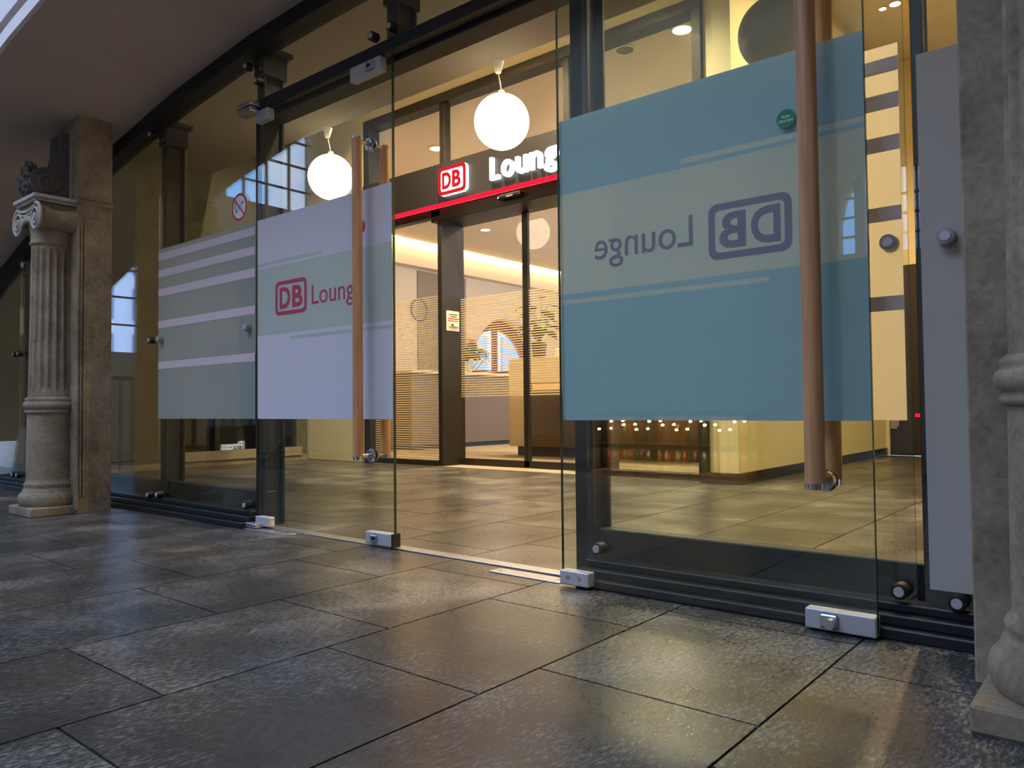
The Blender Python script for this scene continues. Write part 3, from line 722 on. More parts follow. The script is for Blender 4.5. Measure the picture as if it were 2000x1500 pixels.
# ================================================================== STONE COLUMNS
def column(sgn, label):
    # sgn=+1: left column (pier at larger y); sgn=-1: mirrored at right
    Y = (lambda y: y) if sgn > 0 else (lambda y: 5.175 - y)
    cxx, cy0 = 1.785, 5.085
    cyy = Y(cy0)
    t = thing('stone_column', (cxx, cyy, 0), label, 'column', 'sandstone columns flanking the portal')
    def bx(q, x0, x1, y0, y1, z0, z1, b=0.004): q.box(x0, x1, Y(y0), Y(y1), z0, z1, b)
    zt = arch(4.885) + 0.02
    q = MB(); q.prism([(Y(4.888), 0.0), (Y(5.30), 0.0), (Y(5.30), arch(5.30) + 0.02), (Y(4.888), zt)], 0, 1.855, 2.045); q.build('pier', 'stone', t)
    q = MB()
    for xx in (1.865, 1.885):
        q.box(xx, xx + 0.008, Y(4.878), Y(4.889), 0.10, 1.72, 0.002)
    bx(q, 1.845, 1.862, 4.880, 5.29, 0.02, 1.75); q.build('pier_moulding', 'stone', t)
    q = MB(); bx(q, 1.850, 2.05, 4.882, 5.304, 1.845, 1.875); bx(q, 1.850, 2.05, 4.878, 5.306, 1.875, 1.89); q.build('pier_band', 'stone', t)
    q = MB(); bx(q, 1.615, 1.95, 4.905, 5.265, 0.0, 0.052, 0.006); q.build('plinth', 'stone', t)
    c3 = (cxx, cyy, 0)
    q = MB(); q.lathe(c3, [(0.158, 0.05), (0.163, 0.056), (0.170, 0.075), (0.172, 0.095), (0.167, 0.115), (0.155, 0.130), (0.148, 0.135), (0.148, 0.146), (0.141, 0.150), (0.138, 0.160), (0.142, 0.170), (0.143, 0.178), (0.138, 0.188), (0.131, 0.196), (0.130, 0.21)], 48); q.build('base', 'stone', t)
    q = MB(); q.lathe(c3, [(0.130, 0.205), (0.129, 0.4), (0.126, 0.60)], 48); q.build('lower_shaft', 'stone', t)
    q = MB(); q.lathe(c3, [(0.127, 0.592), (0.138, 0.598), (0.140, 0.610), (0.134, 0.617), (0.138, 0.622), (0.147, 0.630), (0.149, 0.645), (0.145, 0.660), (0.135, 0.666), (0.139, 0.672), (0.138, 0.684), (0.127, 0.692)], 48); q.build('ring', 'stone', t)
    N = 18
    def flute(r, z, a):
        if z < 0.72: k = 0
        elif z < 0.76: k = (z - 0.72) / 0.04
        elif z > 1.575: k = 0
        elif z > 1.545: k = (1.575 - z) / 0.03
        else: k = 1
        depth = 0.0085 if z < 1.02 else 0.0155
        ph = (a * N / (2 * math.pi)) % 1.0; g = max(0.0, math.sin(math.pi * min(1, max(0, (ph - 0.12) / 0.76))))
        return r - k * depth * math.sqrt(g)
    zz = [0.690, 0.719, 0.73, 0.745, 0.76, 0.85, 1.01, 1.025, 1.1, 1.25, 1.4, 1.54, 1.555, 1.565, 1.575, 1.6]
    q = MB(); q.lathe(c3, [(0.123 - 0.010 * (z - 0.69) / 0.9, z) for z in zz], N * 9, True, flute); q.build('fluted_shaft', 'stone', t)
    q = MB(); q.lathe(c3, [(0.113, 1.592), (0.121, 1.598), (0.124, 1.608), (0.119, 1.616), (0.117, 1.624), (0.118, 1.66), (0.124, 1.70), (0.135, 1.735), (0.140, 1.75), (0.136, 1.765), (0.12, 1.77)], 48); q.build('neck', 'stone', t)
    # ionic capital: side bolsters and front volutes
    cap = MB(); bx(cap, 1.655, 1.90, 4.955, 5.215, 1.755, 1.835, 0.01); cp = cap.build('capital', 'stone', t)
    for ey in (4.945, 5.225):
        q = MB(); q.lathe((0, 0, 0), [(0.058, 0.0), (0.062, 0.02), (0.052, 0.06), (0.046, 0.11), (0.052, 0.16), (0.060, 0.20), (0.058, 0.225)], 24)
        q.v = [(1.650 + v[2], Y(ey) + v[0] * 1.18, 1.738 + v[1] * 1.18) for v in q.v]; q.build('bolster', 'stone', cp)
        q = MB(); pts = []; rs = []
        for k in range(61):
            u = k / 60; a = R(90) + sgn * (1 if ey > 5 else -1) * (-1) * u * R(360 * 2.3); r = 0.076 * (1 - u) ** 0.9 + 0.007
            pts.append((1.644 - 0.006 * u, Y(ey) + r * math.cos(a), 1.738 + r * math.sin(a))); rs.append(0.0105 - 0.005 * u)
        q.tube(pts, 0.007, 8, rs); q.cyl((1.632, Y(ey), 1.738), (1.65, Y(ey), 1.738), 0.015, 0.018, 16); q.build('volute', 'stone_pale', cp)
    q = MB()
    for dz, rr in ((1.812, 0.009), (1.790, 0.007)):
        q.tube([(1.645, Y(4.945 + 0.28 * k / 8), dz - 0.022 * math.sin(math.pi * k / 8)) for k in range(9)], rr, 8)
    q.build('volute_band', 'stone_pale', cp)
    q = MB()
    for k in range(5):
        yk = 5.025 + 0.03 * k; q.sphere((1.642, Y(yk), 1.745 - 0.006 * abs(k - 2)), 0.017, 10, 8, (0.8, 0.8, 1.3))
    q.build('egg_ornament', 'stone_pale', cp)
    q = MB(); bx(q, 1.635, 1.92, 4.93, 5.24, 1.835, 1.850); bx(q, 1.622, 1.93, 4.915, 5.255, 1.850, 1.872); q.build('abacus', 'stone_pale', t)
    # scrolled console above the capital
    prof = [(1.860, 1.875), (1.700, 1.875)]
    for k in range(13):
        a = R(-100 - 160 * k / 12); prof.append((1.715 + 0.088 * math.cos(a), 1.963 + 0.088 * math.sin(a)))
    prof += [(1.745, 2.055), (1.775, 2.085), (1.790, 2.13), (1.797, 2.18), (1.800, 2.25), (1.80, 2.285), (1.860, 2.285)]
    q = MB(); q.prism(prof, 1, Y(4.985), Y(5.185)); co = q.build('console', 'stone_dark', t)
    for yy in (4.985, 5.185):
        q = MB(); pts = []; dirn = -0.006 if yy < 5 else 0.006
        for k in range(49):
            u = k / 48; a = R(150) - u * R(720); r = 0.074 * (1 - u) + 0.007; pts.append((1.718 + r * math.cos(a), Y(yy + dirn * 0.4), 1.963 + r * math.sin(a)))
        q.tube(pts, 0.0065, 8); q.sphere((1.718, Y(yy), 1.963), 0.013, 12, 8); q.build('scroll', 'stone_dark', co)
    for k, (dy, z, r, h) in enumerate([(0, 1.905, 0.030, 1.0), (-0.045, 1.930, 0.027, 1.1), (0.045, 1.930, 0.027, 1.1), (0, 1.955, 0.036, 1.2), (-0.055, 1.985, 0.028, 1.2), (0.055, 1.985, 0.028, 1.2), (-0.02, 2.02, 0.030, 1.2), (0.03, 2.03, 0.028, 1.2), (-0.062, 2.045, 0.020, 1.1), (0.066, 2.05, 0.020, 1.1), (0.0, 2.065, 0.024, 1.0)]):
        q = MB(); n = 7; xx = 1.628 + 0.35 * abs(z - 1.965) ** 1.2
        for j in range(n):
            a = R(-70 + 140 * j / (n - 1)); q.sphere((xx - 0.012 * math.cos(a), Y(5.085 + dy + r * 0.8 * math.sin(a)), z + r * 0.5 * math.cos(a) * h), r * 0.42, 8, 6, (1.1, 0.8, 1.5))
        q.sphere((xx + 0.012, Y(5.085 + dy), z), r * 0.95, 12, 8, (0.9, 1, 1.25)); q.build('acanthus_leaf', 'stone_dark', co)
    q = MB(); bx(q, 1.835, 1.862, 4.96, 5.21, 1.875, 2.30); q.build('console_back', 'stone', t)
    return t
column(1, 'left fluted stone column with scrolled capital and dark console')
column(-1, 'pale stone column cut off by the right frame edge')

# ================================================================== LOBBY LAMPS
def globe(y, lit, label, ztop=3.22):
    x, z, r = 4.40, 2.77, 0.209
    t = thing('globe_pendant', (x, y, z), label, 'lamp', 'globe pendants in the lobby')
    q = MB(); q.sphere((x, y, z), r, 48, 28); q.build('globe', 'globe_lit' if lit else 'globe_off', t)
    q = MB(); q.cyl((x, y, z + r - 0.004), (x, y, z + r + 0.03), 0.03, 0.022, 20); q.build('collar', 'white_plastic', t)
    q = MB(); q.tube([(x, y, z + r + 0.02), (x - 0.01, y, z + r + 0.07), (x - 0.035, y, ztop - 0.08)], 0.005, 8); q.build('cord', 'white_plastic', t)
    q = MB(); q.lathe((x - 0.035, y, ztop - 0.09), [(0.012, 0), (0.022, 0.004), (0.034, 0.05), (0.045, 0.09)], 24); q.build('canopy', 'white_plastic', t)
globe(5.83, True, 'glowing white globe lamp seen through the left glass door')
globe(3.73, True, 'glowing white globe lamp hanging before the lounge sign')
globe(1.63, False, 'unlit dull globe lamp above the teal door film')
def downlight(x, y, z, r, mat, label, grp, name='downlight'):
    t = thing(name, (x, y, z), label, 'lamp', grp)
    q = MB(); q.cyl((x, y, z - 0.004), (x, y, z - 0.014), r * 0.8, n=24); q.build('diffuser', mat, t)
    q = MB(); q.lathe((x, y, z - 0.018), [(r * 0.82, 0), (r, 0.002), (r, 0.018), (r * 0.82, 0.018), (r * 0.82, 0)], 28, False, None, False); q.build('trim_ring', 'white_plastic', t)
    return t
def lamp_in(t, loc, watts, col, cone=110):
    l = bpy.data.lights.new('spot_lamp', 'SPOT'); l.energy = watts; l.color = col; l.spot_size = R(cone); l.spot_blend = 0.6; l.shadow_soft_size = 0.05
    o = bpy.data.objects.new('spot_lamp', l); COL.objects.link(o); o.parent = t; o.location = (0, 0, -0.03)
WARM = (1.0, 0.80, 0.50)
for x, y, z, wt, lab in ((2.75, 6.3, 3.22, 30, 'added soffit light at far left, hidden by the vault'), (2.75, 4.6, 3.22, 50, 'added soffit light above the striped panel, hidden by the vault'), (2.75, 2.6, 3.22, 230, 'added soffit light above the left door, hidden by the vault'), (2.75, 1.1, 3.22, 60, 'added soffit light above the teal door, hidden by the vault'), (3.4, 0.9, 3.22, 190, 'added soffit light nearest the corridor, hidden above the frame'),
                         (4.62, 6.4, 4.6, 260, 'added ceiling light before the lounge at left, hidden by the soffit'), (4.62, 4.6, 4.6, 800, 'added ceiling light before the lounge sign, hidden by the soffit'), (4.62, 3.3, 4.6, 560, 'added ceiling light before the lounge at right, hidden by the soffit')):
    lamp_in(downlight(x, y, z, 0.06, 'spot', lab, 'added unseen lobby downlights'), None, wt, WARM)  # downlights added out of sight to brighten lobby, film and doorway floor
lamp_in(downlight(6.6, 1.0, LZ, 0.06, 'spot', 'added corridor ceiling spot above the film band, hidden by the post', 'corridor ceiling spots'), None, 800, (1.0, 0.70, 0.36), 150)  # extra spot added to warm the corridor wall, itself unseen
downlight(8.27, 1.85, LZ, 0.06, 'spot_warm', 'brightest ceiling spot at the top right with a glare', 'corridor ceiling spots')
downlight(8.29, 1.97, LZ, 0.04, 'spot', 'smaller ceiling spot left of the bright spot at top right', 'corridor ceiling spots')

# ================================================================== LOUNGE FRONT
lf = holed_wall(0, XL + 0.02, XL + 0.22, 2.42, 8.0, 0, LZ, [(2.66, 6.80, 0.0, lambda u: 3.86)], 1)
struct('wall_lounge_front', lf, 'cream', 'cream wall around the glazed lounge front', 'wall')
t = thing('trim_6', (XL, 4.7, 0), 'dark bronze frame of the glazed lounge front', 'frame', None, 'structure')
def fb(name, x0, x1, y0, y1, z0, z1, b=0.004, mat='frame', parent=None):
    q = MB(); q.box(x0, x1, y0, y1, z0, z1, b); return q.build(name, mat, parent or t)
fb('top_rail', XL - 0.02, XL + 0.14, 2.66, 6.80, 3.76, 3.86)
fb('right_stile', XL - 0.02, XL + 0.14, 2.66, 2.74, 0, 3.76)
fb('left_stile', XL - 0.02, XL + 0.14, 6.70, 6.80, 0, 3.76)
fb('mullion', XL + 0.0, XL + 0.10, 5.53, 5.60, 3.12, 3.76)
fb('mullion', XL + 0.0, XL + 0.10, 3.95, 4.02, 3.12, 3.76)
fb('door_post', XL + 0.04, XL + 0.36, 5.62, 5.68, 0, 2.68)
fb('door_post', XL + 0.30, XL + 0.42, 5.655, 5.80, 0, 2.68)
fb('door_post', XL + 0.04, XL + 0.36, 3.70, 3.78, 0, 2.68)
fb('door_header', XL + 0.02, XL + 0.40, 3.70, 5.75, 2.545, 2.68)
fb('panel_header', XL + 0.02, XL + 0.12, 5.62, 6.75, 2.60, 2.68)
fb('panel_header', XL + 0.02, XL + 0.12, 2.70, 3.76, 2.60, 2.68)
fb('panel_sill', XL + 0.02, XL + 0.12, 5.68, 6.75, 0, 0.06)
fb('panel_sill', XL + 0.02, XL + 0.12, 2.70, 3.76, 0, 0.06)
for ya_, yb_, n in ((5.60, 6.70, 0), (4.02, 5.53, 1), (2.74, 3.95, 2)):
    fb('transom_pane', XL + 0.045, XL + 0.053, ya_, yb_, 3.12, 3.76, 0, 'lounge_glass')
def stripes(parent, x, ya_, yb_, z0, z1, pitch=0.0245, duty=0.48):
    q = MB(); z = z0
    while z + pitch * duty <= z1 + 1e-6: q.box(x - 0.0008, x, ya_, yb_, z, z + pitch * duty); z += pitch
    o = q.build('privacy_stripes', 'stripe_lounge', parent); o['kind'] = 'stuff'; return o
# fixed panel left of the sliding doors, and one at the right
w8 = thing('window_8', (XL + 0.06, 6.2, 0.06), 'fixed lounge glass panel with white stripes down to the floor, left of the sliding doors', 'window', None, 'structure')
fb('pane', XL + 0.055, XL + 0.065, 5.68, 6.70, 0.06, 2.60, 0, 'lounge_glass', w8)
stripes(w8, XL + 0.054, 5.69, 6.69, 0.075, 1.80)
w9 = thing('window_9', (XL + 0.06, 3.2, 0.06), 'fixed lounge glass panel at right behind the teal door film', 'window', None, 'structure')
fb('pane', XL + 0.055, XL + 0.065, 2.74, 3.70, 0.06, 2.60, 0, 'lounge_glass', w9)
stripes(w9, XL + 0.054, 2.75, 3.69, 0.72, 1.76)
def slider(n, y0, y1, label):
    d = thing('door_%d' % n, (5.93, (y0 + y1) / 2, 0), label, 'door', None, 'structure')
    fb('leaf_frame', 5.91, 5.95, y1 - 0.03, y1, 0.01, 2.58, 0.003, 'frame', d); fb('leaf_frame', 5.91, 5.95, y0, y0 + 0.03, 0.01, 2.58, 0.003, 'frame', d)
    fb('bottom_rail', 5.91, 5.95, y0, y1, 0.005, 0.075, 0.003, 'frame', d)
    fb('pane', 5.926, 5.934, y0 + 0.03, y1 - 0.03, 0.075, 2.58, 0, 'lounge_glass', d)
    stripes(d, 5.925, y0 + 0.03, y1 - 0.03, 0.72, 1.765)
slider(3, 4.735, 5.66, 'left sliding lounge door leaf with white privacy stripes')
slider(4, 3.80, 4.725, 'right sliding lounge door leaf half hidden by the teal door')
# illuminated sign
sg = thing('lounge_sign', (XL - 0.03, 4.6, 2.68), 'dark illuminated fascia with red DB logo, white Lounge lettering and red strip', 'sign')
q = MB(); q.box(XL - 0.03, XL + 0.05, 5.672, 6.80, 2.70, 3.12, 0.003); q.build('panel', 'fascia', sg)
q = MB(); q.box(XL - 0.03, XL + 0.05, 2.66, 5.662, 2.70, 3.12, 0.003); q.build('panel', 'fascia', sg)
for a, b in ((5.69, 6.80), (2.66, 5.68)):
    q = MB(); q.box(XL - 0.045, XL - 0.005, a, b, 2.672, 2.705, 0.003); part(q.build('red_light_strip', 'red_light', sg), 'glowing red strip')
sx2 = XL - 0.072
b_ = plate(rrect(0.385, 0.285, 0.05), (XL - 0.031, 5.545, 2.765), YR, ZU, 0.041).build('logo', 'letter', sg); part(b_, 'glowing white and red DB logo')
logo_ring((sx2, 5.545, 2.765), YR, ZU, 0.385, 0.285, 0.037, 0.004).build('logo_frame', 'red_lit_logo', b_)
text('D', (sx2 - 0.004, 5.487, 2.822), YR, ZU, 0.172, 0.124, 0.035, 0.006).build('logo_letter', 'red_lit_logo', b_)
text('B', (sx2 - 0.004, 5.345, 2.822), YR, ZU, 0.172, 0.117, 0.035, 0.006).build('logo_letter', 'red_lit_logo', b_)
vsx = 4.845
for ch, wd, hh, dz in (('L', 0.115, 0.22, 0), ('o', 0.145, 0.165, -0.004), ('u', 0.138, 0.162, -0.004), ('n', 0.138, 0.162, 0), ('g', 0.145, 0.225, -0.062), ('e', 0.14, 0.165, -0.004)):
    part(text(ch, (XL - 0.056, vsx, 2.795 + dz), YR, ZU, hh, wd, 0.016, 0.04).build('letter', 'letter', sg), 'glowing white letter ' + ch); vsx -= wd + 0.030
# door sensor
t = thing('door_sensor', (XL, 4.62, 2.6), 'small black motion sensor above the sliding doors', 'sensor')
q = MB(); q.box(XL - 0.05, XL + 0.02, 4.50, 4.78, 2.595, 2.64, 0.012); q.build('housing', 'rubber', t)
q = MB(); q.box(XL - 0.054, XL - 0.049, 4.58, 4.66, 2.602, 2.618); q.build('lens', 'alu', t)
q = MB(); q.cyl((XL - 0.052, 4.76, 2.612), (XL - 0.046, 4.76, 2.612), 0.008, n=12); q.build('indicator', 'white_plastic', t)
# notice on the door post
t = thing('door_notice', (5.795, 5.615, 1.41), 'white notice plaque with printed lines on the lounge door post', 'notice')
q = MB(); q.box(5.70, 5.89, 5.608, 5.62, 1.41, 1.62, 0.003); q.build('plaque', 'white_plastic', t)
for i, (mt, a, b) in enumerate((('black_print', 5.735, 5.86), ('black_print', 5.755, 5.84), ('red', 5.715, 5.88), ('red', 5.715, 5.87))):
    q = MB(); q.box(a, b, 5.6065, 5.608, 1.578 - 0.022 * i, 1.586 - 0.022 * i); q.build('printed_line', mt, t)
q = MB(); q.box(5.73, 5.86, 5.595, 5.608, 1.455, 1.49, 0.003); bz = q.build('bell_box', 'white_plastic', t)
q = MB(); q.box(5.755, 5.785, 5.593, 5.596, 1.463, 1.482); q.build('button', 'black_print', bz)

# ================================================================== LOUNGE INTERIOR
WY = 11.3
lh = (12.2, 14.8, 1.35, lambda u: 1.35 + 1.3 * math.sqrt(max(0, 1 - ((u - 13.5) / 1.3) ** 2)))
struct('wall_lounge_left', holed_wall(1, WY, WY + 0.55, XL + 0.2, 17.0, 0, 4.0, [lh], 40), 'lounge_wall', 'beige lounge wall with the arched window', 'wall')
q = MB(); q.box(17.0, 17.2, 2.4, WY + 0.5, 0, 4.0); struct('wall_lounge_back', q, 'lounge_wall', 'beige back wall of the lounge', 'wall')
q = MB(); q.box(XL + 0.22, 17.0, 2.45, WY, 3.90, 4.0); struct('ceiling_lounge', q, 'lounge_wall', 'beige lounge ceiling', 'ceiling')
q = MB(); q.box(XL + 0.2, XL + 0.3, 6.8, WY, 0, 4.0); struct('wall_lounge_entry', q, 'lounge_wall', 'beige lounge wall left of its entrance', 'wall')
t = thing('cove_light', (11.0, WY - 0.2, 3.8), 'glowing warm cove light along the lounge ceiling edge', 'lamp')
q = MB(); q.box(6.2, 17.0, WY - 0.31, WY - 0.27, 3.890, 3.899); q.build('light_strip', 'cove', t)
q = MB(); q.box(6.0, 17.0, WY - 0.22, WY, 3.42, 3.90); q.build('bulkhead', 'lounge_wall', t)
t = thing('trim_7', (10, WY, 0), 'taupe wall panels under the lounge cove light', 'panel', None, 'structure')
for k in range(4):
    x0 = 6.3 + k * 1.44
    q = MB(); q.box(x0, x0 + 1.42, WY - 0.04, WY, 0.1, 3.38, 0.004); q.build('panel', 'taupe' if k % 2 else 'lounge_wall', t)
for (x, y, lab) in ((10.55, 9.37, 'white ceiling downlight visible through the left sliding door'), (6.06, 3.64, 'dim ceiling disc behind the right transom pane'), (6.06, 3.06, 'lit ceiling disc at the upper corner of the right transom pane'), (6.81, 6.86, 'small lit ceiling spot visible through the left transom pane')):
    downlight(x, y, 3.90, 0.10, 'soffit' if 'dim' in lab else 'spot', lab, 'lounge ceiling lights')
M['added_panel_light'] = emit('added_ceiling_light', (1.0, 0.78, 0.48, 1), 33.0)
for x, lab in ((8.2, 'front'), (12.2, 'rear')):
    t = thing('added_light_panel', (x, 5.6, 3.9), lab + ' added ceiling light panel inside the lounge, hidden behind the fascia', 'lamp')  # unseen panels added to light the lounge
    q = MB(); q.box(x - 0.3, x + 0.3, 3.6, 7.0, 3.85, 3.865); q.build('diffuser', 'added_panel_light', t)
    q = MB(); q.box(x - 0.34, x + 0.34, 3.56, 7.04, 3.864, 3.892); q.build('tray', 'white_plastic', t)
# arched window
t = thing('window_10', (13.5, WY + 0.5, 1.35), 'round-arched lounge window with red-brown frame', 'window', None, 'structure')
yf0, yf1 = WY + 0.40, WY + 0.48
q = MB(); q.ring(1, (13.5, 1.35), 1.30, 1.06, yf0, yf1, 36, 0, math.pi); q.build('arch_frame', 'red_frame', t)
q = MB(); q.box(12.2, 14.8, yf0, yf1, 1.35, 1.46); q.build('bottom_rail', 'red_frame', t)
for xx in (13.5,):
    q = MB(); q.box(xx - 0.07, xx + 0.07, yf0 + 0.001, yf1 - 0.001, 1.44, 2.45); q.build('mullion', 'red_frame', t)
q = MB(); q.prism([(13.5 + 1.06 * math.cos(math.pi * k / 24), 1.45 + 0.97 * math.sin(math.pi * k / 24)) for k in range(25)], 1, yf0 + 0.03, yf0 + 0.038); q.build('pane', 'lounge_glass', t)
portal((13.5, WY + 0.52, 1.95), (0, -1, 0), 2.5, 1.3)
# bare branches outside
t = thing('bare_tree', (13.8, 14.5, 0), 'bare tree branches outside the arched lounge window', 'tree')
q = MB(); q.tube([(13.8, 14.5, -0.5), (13.75, 14.5, 0.8), (13.9, 14.55, 1.6)], 0.1, 8, [0.12, 0.1, 0.07]); q.build('trunk', 'branch', t)
for k in range(46):
    a = rnd.uniform(-1.2, 1.2); L = rnd.uniform(0.6, 1.9); x0 = 13.8 + rnd.uniform(-1.9, 1.9); z0 = rnd.uniform(0.9, 2.0); dy = rnd.uniform(-0.4, 0.4)
    pts = [(x0 + L * math.sin(a) * s + 0.06 * rnd.uniform(-1, 1), 14.5 + dy * s, z0 + L * math.cos(a) * s + 0.05 * rnd.uniform(-1, 1)) for s in (0, 0.35, 0.7, 1.0)]
    q = MB(); q.tube(pts, 0.02, 5, [0.028, 0.02, 0.014, 0.007]); q.build('branch', 'branch', t)
t = thing('sky_blocking_front', (14, 20, 0), 'added grey-blue house front blocking bright sky outside the arched lounge window', 'building')  # made-up front that blocks the bright sky behind the branches
q = MB(); q.box(4, 34, 20, 21, -1, 9); q.build('block', 'added_house', t)
for i in range(12):
    q = MB(); q.box(8.2 + 1.9 * i, 9.2 + 1.9 * i, 19.93, 20.02, 1.6, 3.4); q.build('window', 'blue_glass', t)
# round wall mirror
t = thing('wall_mirror', (10.64, WY - 0.05, 2.35), 'round wall mirror with thin dark rim seen through the striped fixed panel', 'mirror')
q = MB(); q.ring(1, (10.64, 2.58), 0.225, 0.208, WY - 0.07, WY - 0.05, 40); q.build('rim', 'frame', t)
q = MB(); q.prism([(10.64 + 0.21 * math.cos(2 * math.pi * k / 40), 2.58 + 0.21 * math.sin(2 * math.pi * k / 40)) for k in range(40)], 1, WY - 0.062, WY - 0.052); q.build('disc', 'mirror_glass', t)
# grey counter
t = thing('counter', (9.2, 8.35, 0), 'long grey counter with pale top holding the left plant', 'counter')
q = MB(); q.box(7.5, 11.2, 8.10, 8.75, 0.07, 1.11, 0.006); q.build('body', 'grey_front', t)
q = MB(); q.box(7.55, 11.15, 8.16, 8.7, 0.005, 0.07); q.build('kick_base', 'rubber', t)
q = MB(); q.box(7.46, 11.24, 8.04, 8.79, 1.11, 1.155, 0.008); q.build('worktop', 'desk', t)
for xx in (8.35, 9.75):
    q = MB(); q.box(xx - 0.006, xx + 0.006, 8.094, 8.101, 0.07, 1.11); q.build('panel_joint', 'fascia', t)
t = thing('sideboard', (6.9, 8.9, 0), 'low pale sideboard behind the striped fixed lounge panel', 'sideboard')
q = MB(); q.box(6.5, 7.35, 8.7, 9.2, 0.08, 0.56, 0.006); q.build('body', 'lounge_wall', t)
q = MB(); q.box(6.46, 7.39, 8.66, 9.24, 0.56, 0.60, 0.006); q.build('top', 'desk', t)
q = MB(); q.box(6.55, 7.3, 8.75, 9.15, 0.004, 0.08); q.build('plinth', 'fascia', t)
# reception desk
t = thing('reception_desk', (7.8, 5.2, 0), 'cream reception desk with rounded top corner and glowing orange recess', 'desk')
q = MB(); q.prism([(6.20, 0.90), (6.20, 1.14)] + [(6.14 + 0.06 * math.cos(R(90 * k / 6)), 1.14 + 0.06 * math.sin(R(90 * k / 6))) for k in range(1, 7)] + [(3.6, 1.20), (3.6, 0.90)], 0, 7.40, 7.62); q.build('upper_front', 'desk', t)
q = MB(); q.box(7.46, 7.62, 3.6, 5.88, 0.80, 0.90); q.build('recess', 'desk', t)
q = MB(); q.box(7.452, 7.46, 3.62, 5.86, 0.815, 0.885); part(q.build('recess_light', 'desk_glow', t), 'glowing orange light line')
q = MB(); q.box(7.40, 7.62, 3.6, 5.88, 0.12, 0.80, 0.006); q.build('lower_front', 'desk_dark', t)
q = MB(); q.box(7.40, 7.62, 5.885, 6.20, 0.12, 0.90, 0.006); q.build('end_panel', 'desk', t)
q = MB(); q.box(7.47, 7.60, 3.6, 6.12, 0.006, 0.12); q.build('kick_base', 'fascia', t)
q = MB(); q.box(7.40, 8.10, 3.6, 6.20, 1.17, 1.205, 0.01); q.build('top', 'desk', t)
# plants
def plant(loc, h, spread, nl, nf, potm, potr, poth, label, tall=False):
    t = thing('potted_plant', loc, label, 'plant', 'plants on the lounge counters'); x, y, z = loc
    q = MB(); q.lathe((x, y, z), [(potr * 0.78, 0), (potr, poth * 0.9), (potr, poth), (potr * 0.85, poth), (potr * 0.8, poth * 0.8)], 24); q.build('pot', potm, t)
    for k in range(nl):
        a = 2.399 * k + rnd.uniform(-.3, .3); rr = spread * rnd.uniform(0.55, 1.0); hz = poth + h * rnd.uniform(0.15, 0.72)
        p0 = Vector((x, y, z + poth * 0.8)); p1 = Vector((x + rr * 0.45 * math.cos(a), y + rr * 0.45 * math.sin(a), z + hz + 0.05)); d = Vector((math.cos(a), math.sin(a), 0)); s = Vector((-math.sin(a), math.cos(a), 0))
        q = MB(); q.tube([p0, (p0 + p1) / 2 + Vector((0, 0, 0.04)), p1], 0.004, 5)
        L = spread * rnd.uniform(0.6, 0.9); wd = L * 0.34; prof = [(0, 0.12), (0.2, 0.8), (0.45, 1.0), (0.75, 0.6), (1, 0.02)]; vs = []
        for u, k2 in prof:
            c_ = p1 + d * (u * L) + Vector((0, 0, -0.45 * L * u * u)); vs += [c_ - s * wd * k2 + Vector((0, 0, 0.012)), c_, c_ + s * wd * k2 + Vector((0, 0, 0.012))]
        q.add(vs, [(3 * i + j, 3 * i + j + 1, 3 * i + j + 4, 3 * i + j + 3) for i in range(4) for j in (0, 1)], True)
        q.build('leaf', 'leaf', t, False)
    for k in range(nf):
        a = 2.1 * k + 0.4; rr = spread * 0.45; tp = Vector((x + rr * math.cos(a) * (0.25 if tall else 1), y + rr * math.sin(a) * (0.25 if tall else 1), z + poth + h * (1.0 - 0.25 * k / max(1, nf))))
        q = MB(); q.tube([(x, y, z + poth * .8), tp], 0.0035, 5); st_ = q.build('flower_stem', 'leaf', t)
        q = MB(); q.sphere(tp, 0.055, 10, 6, (1.2, 1.2, 0.28)); q.sphere(tp + Vector((0.03, 0, 0.01)), 0.03, 8, 6, (1.3, 1, 0.4)); q.build('flower', 'flower', st_)
plant((8.98, 8.40, 1.156), 0.36, 0.36, 26, 6, 'pot', 0.11, 0.19, 'bushy plant with small red flowers in a white pot on the grey counter')
plant((7.80, 6.02, 1.206), 0.62, 0.34, 20, 2, 'pot_dark', 0.10, 0.22, 'taller plant with one high red flower on the reception desk')
for (n_, loc) in (('paper_cup', (7.72, 5.70, 1.206)),):
    t = thing('glass_vase', loc, 'small pale vase standing on the reception desk', 'vase')
    q = MB(); q.lathe(loc, [(0.03, 0), (0.04, 0.02), (0.035, 0.10), (0.042, 0.13), (0.036, 0.13)], 20); q.build('body', 'white_plastic', t)

# ================================================================== HALL THINGS SEEN MIRRORED IN THE GLASS
t = thing('stair_railing', (0.0, 8.2, 0), 'black baluster railing in the hall, mirrored beside the left column', 'railing')
q = MB(); q.box(-1.6, 1.15, 8.18, 8.22, 0.93, 0.97, 0.006); q.build('handrail', 'steel', t)
q = MB(); q.box(-1.6, 1.15, 8.19, 8.21, 0.07, 0.09); q.build('bottom_rail', 'steel', t)
for k in range(24):
    q = MB(); q.cyl((1.12 - 0.115 * k, 8.2, 0.0), (1.12 - 0.115 * k, 8.2, 0.94), 0.011, n=8); q.build('baluster', 'steel', t)
t = thing('handrail', (-0.3, 7.0, 0), 'sloping stair handrail mirrored under the left door film', 'railing')
q = MB(); q.tube([(0.25, 7.0, -0.0), (-0.05, 7.0, 0.10), (-0.75, 7.0, 0.62), (-1.1, 7.0, 0.70)], 0.022, 10); q.build('rail', 'steel', t)
for xx, zt in ((-0.15, 0.17), (-0.35, 0.32), (-0.55, 0.47), (-0.75, 0.62), (-0.95, 0.66)):
    q = MB(); q.cyl((xx, 7.0, 0.0), (xx, 7.0, zt), 0.010, n=8); q.build('upright', 'steel', t)
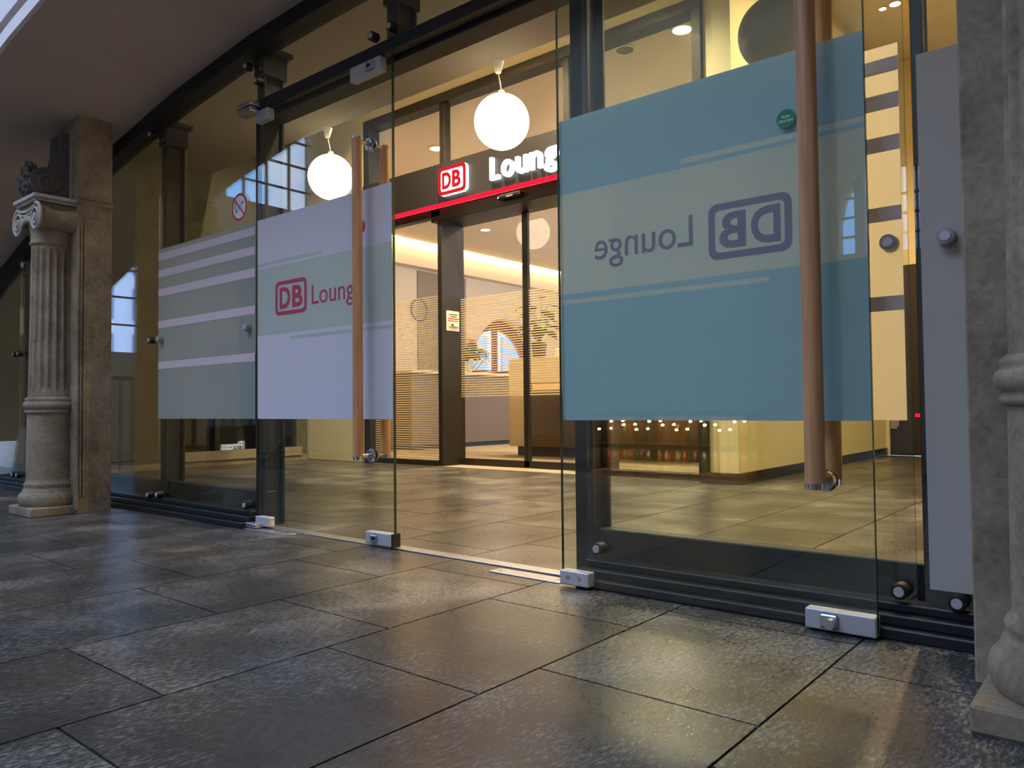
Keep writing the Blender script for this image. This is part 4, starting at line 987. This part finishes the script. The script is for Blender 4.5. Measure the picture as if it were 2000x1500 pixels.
t = thing('press_sign', (0.35, 7.05, 0), 'dark shop board lettered Press with coloured dots, mirrored under the striped film', 'sign')
q = MB(); q.box(0.02, 0.66, 7.04, 7.08, 0.0, 0.45, 0.004); q.build('board', 'rubber', t)
text('Press', (0.19, 7.037, 0.21), (1, 0, 0), (0, 0, 1), 0.085, 0.24, 0.02, 0.004).build('lettering', 'letter', t)
for k, cl in enumerate(('leaf', 'bottle_a', 'red', 'logo_back', 'green')):
    q = MB(); q.cyl((0.20 + 0.055 * k, 7.042, 0.14), (0.20 + 0.055 * k, 7.035, 0.14), 0.018, n=14); q.build('dot', cl, t)
# bottle shop
SXX = -1.62
t = thing('bottle_shelf', (SXX, 3.2, 0), 'lit shop shelf mirrored below the teal film', 'shelf')
q = MB(); q.box(SXX - 0.36, SXX - 0.32, 2.45, 3.95, 0, 0.56); q.build('back_panel', 'shelf', t)
for z in (0.03, 0.27, 0.56):
    q = MB(); q.box(SXX - 0.32, SXX, 2.45, 3.95, z - 0.02, z, 0.003); q.build('shelf_board', 'shelf', t)
for y in (2.45, 2.95, 3.45, 3.93):
    q = MB(); q.box(SXX - 0.32, SXX, y, y + 0.02, 0, 0.54); q.build('upright', 'fascia', t)
for z in (0.27, 0.56):
    q = MB(); q.box(SXX - 0.035, SXX - 0.02, 2.48, 3.92, z - 0.032, z - 0.022); q.build('added_shelf_light', 'added_shop_light', t)  # strips added under the boards, out of sight, to brighten the bottles
    q = MB(); q.box(SXX - 0.002, SXX + 0.010, 2.45, 3.95, z - 0.045, z); q.build('shelf_lip', 'fascia', t)  # lip added to screen the strip from view
for k in range(11):
    q = MB(); yk = 2.55 + 0.128 * k; zk = (0.47, 0.40, 0.44)[k % 3]; q.sphere((SXX + 0.006, yk, zk), 0.011, 10, 8); q.build('bulb', 'bulb', t)
bm_ = []
for mt in ('bottle_a', 'bottle_b', 'bottle_c'):
    q = MB(); q.lathe((0, 0, 0), [(0.028, 0), (0.03, 0.01), (0.03, 0.12), (0.024, 0.145), (0.011, 0.165), (0.011, 0.20), (0.013, 0.205)], 12); bm_.append(q.mesh('bottle', mt))
for row, z in enumerate((0.032, 0.272)):
    for k in range(16):
        y = 2.52 + 0.088 * k
        if min(abs(y - u) for u in (2.46, 2.96, 3.46, 3.94)) < 0.045: continue
        o = link('bottle', bm_[(k * 7 + row * 3) % 3], None, (SXX - 0.12 - 0.05 * (k % 2), y, z))
        tag(o, 'bottle standing on the lit shop shelf mirrored below the teal film', 'bottle', 'bottles on the mirrored shop shelf')
# building across the street outside the hall window
t = thing('office_building', (-10.0, 30.0, 0), 'pale blue office building seen mirrored through the hall window', 'building')
q = MB(); q.box(-20.0, 0.0, 30, 36, -1, 7.6); q.build('block', 'brick_house', t)
for i in range(12):
    for j in range(4):
        q = MB(); q.box(-19.4 + 1.6 * i, -18.5 + 1.6 * i, 29.95, 30.02, 0.6 + 1.75 * j, 1.8 + 1.75 * j); q.build('window', 'blue_glass', t)
print('tiles', ntile)
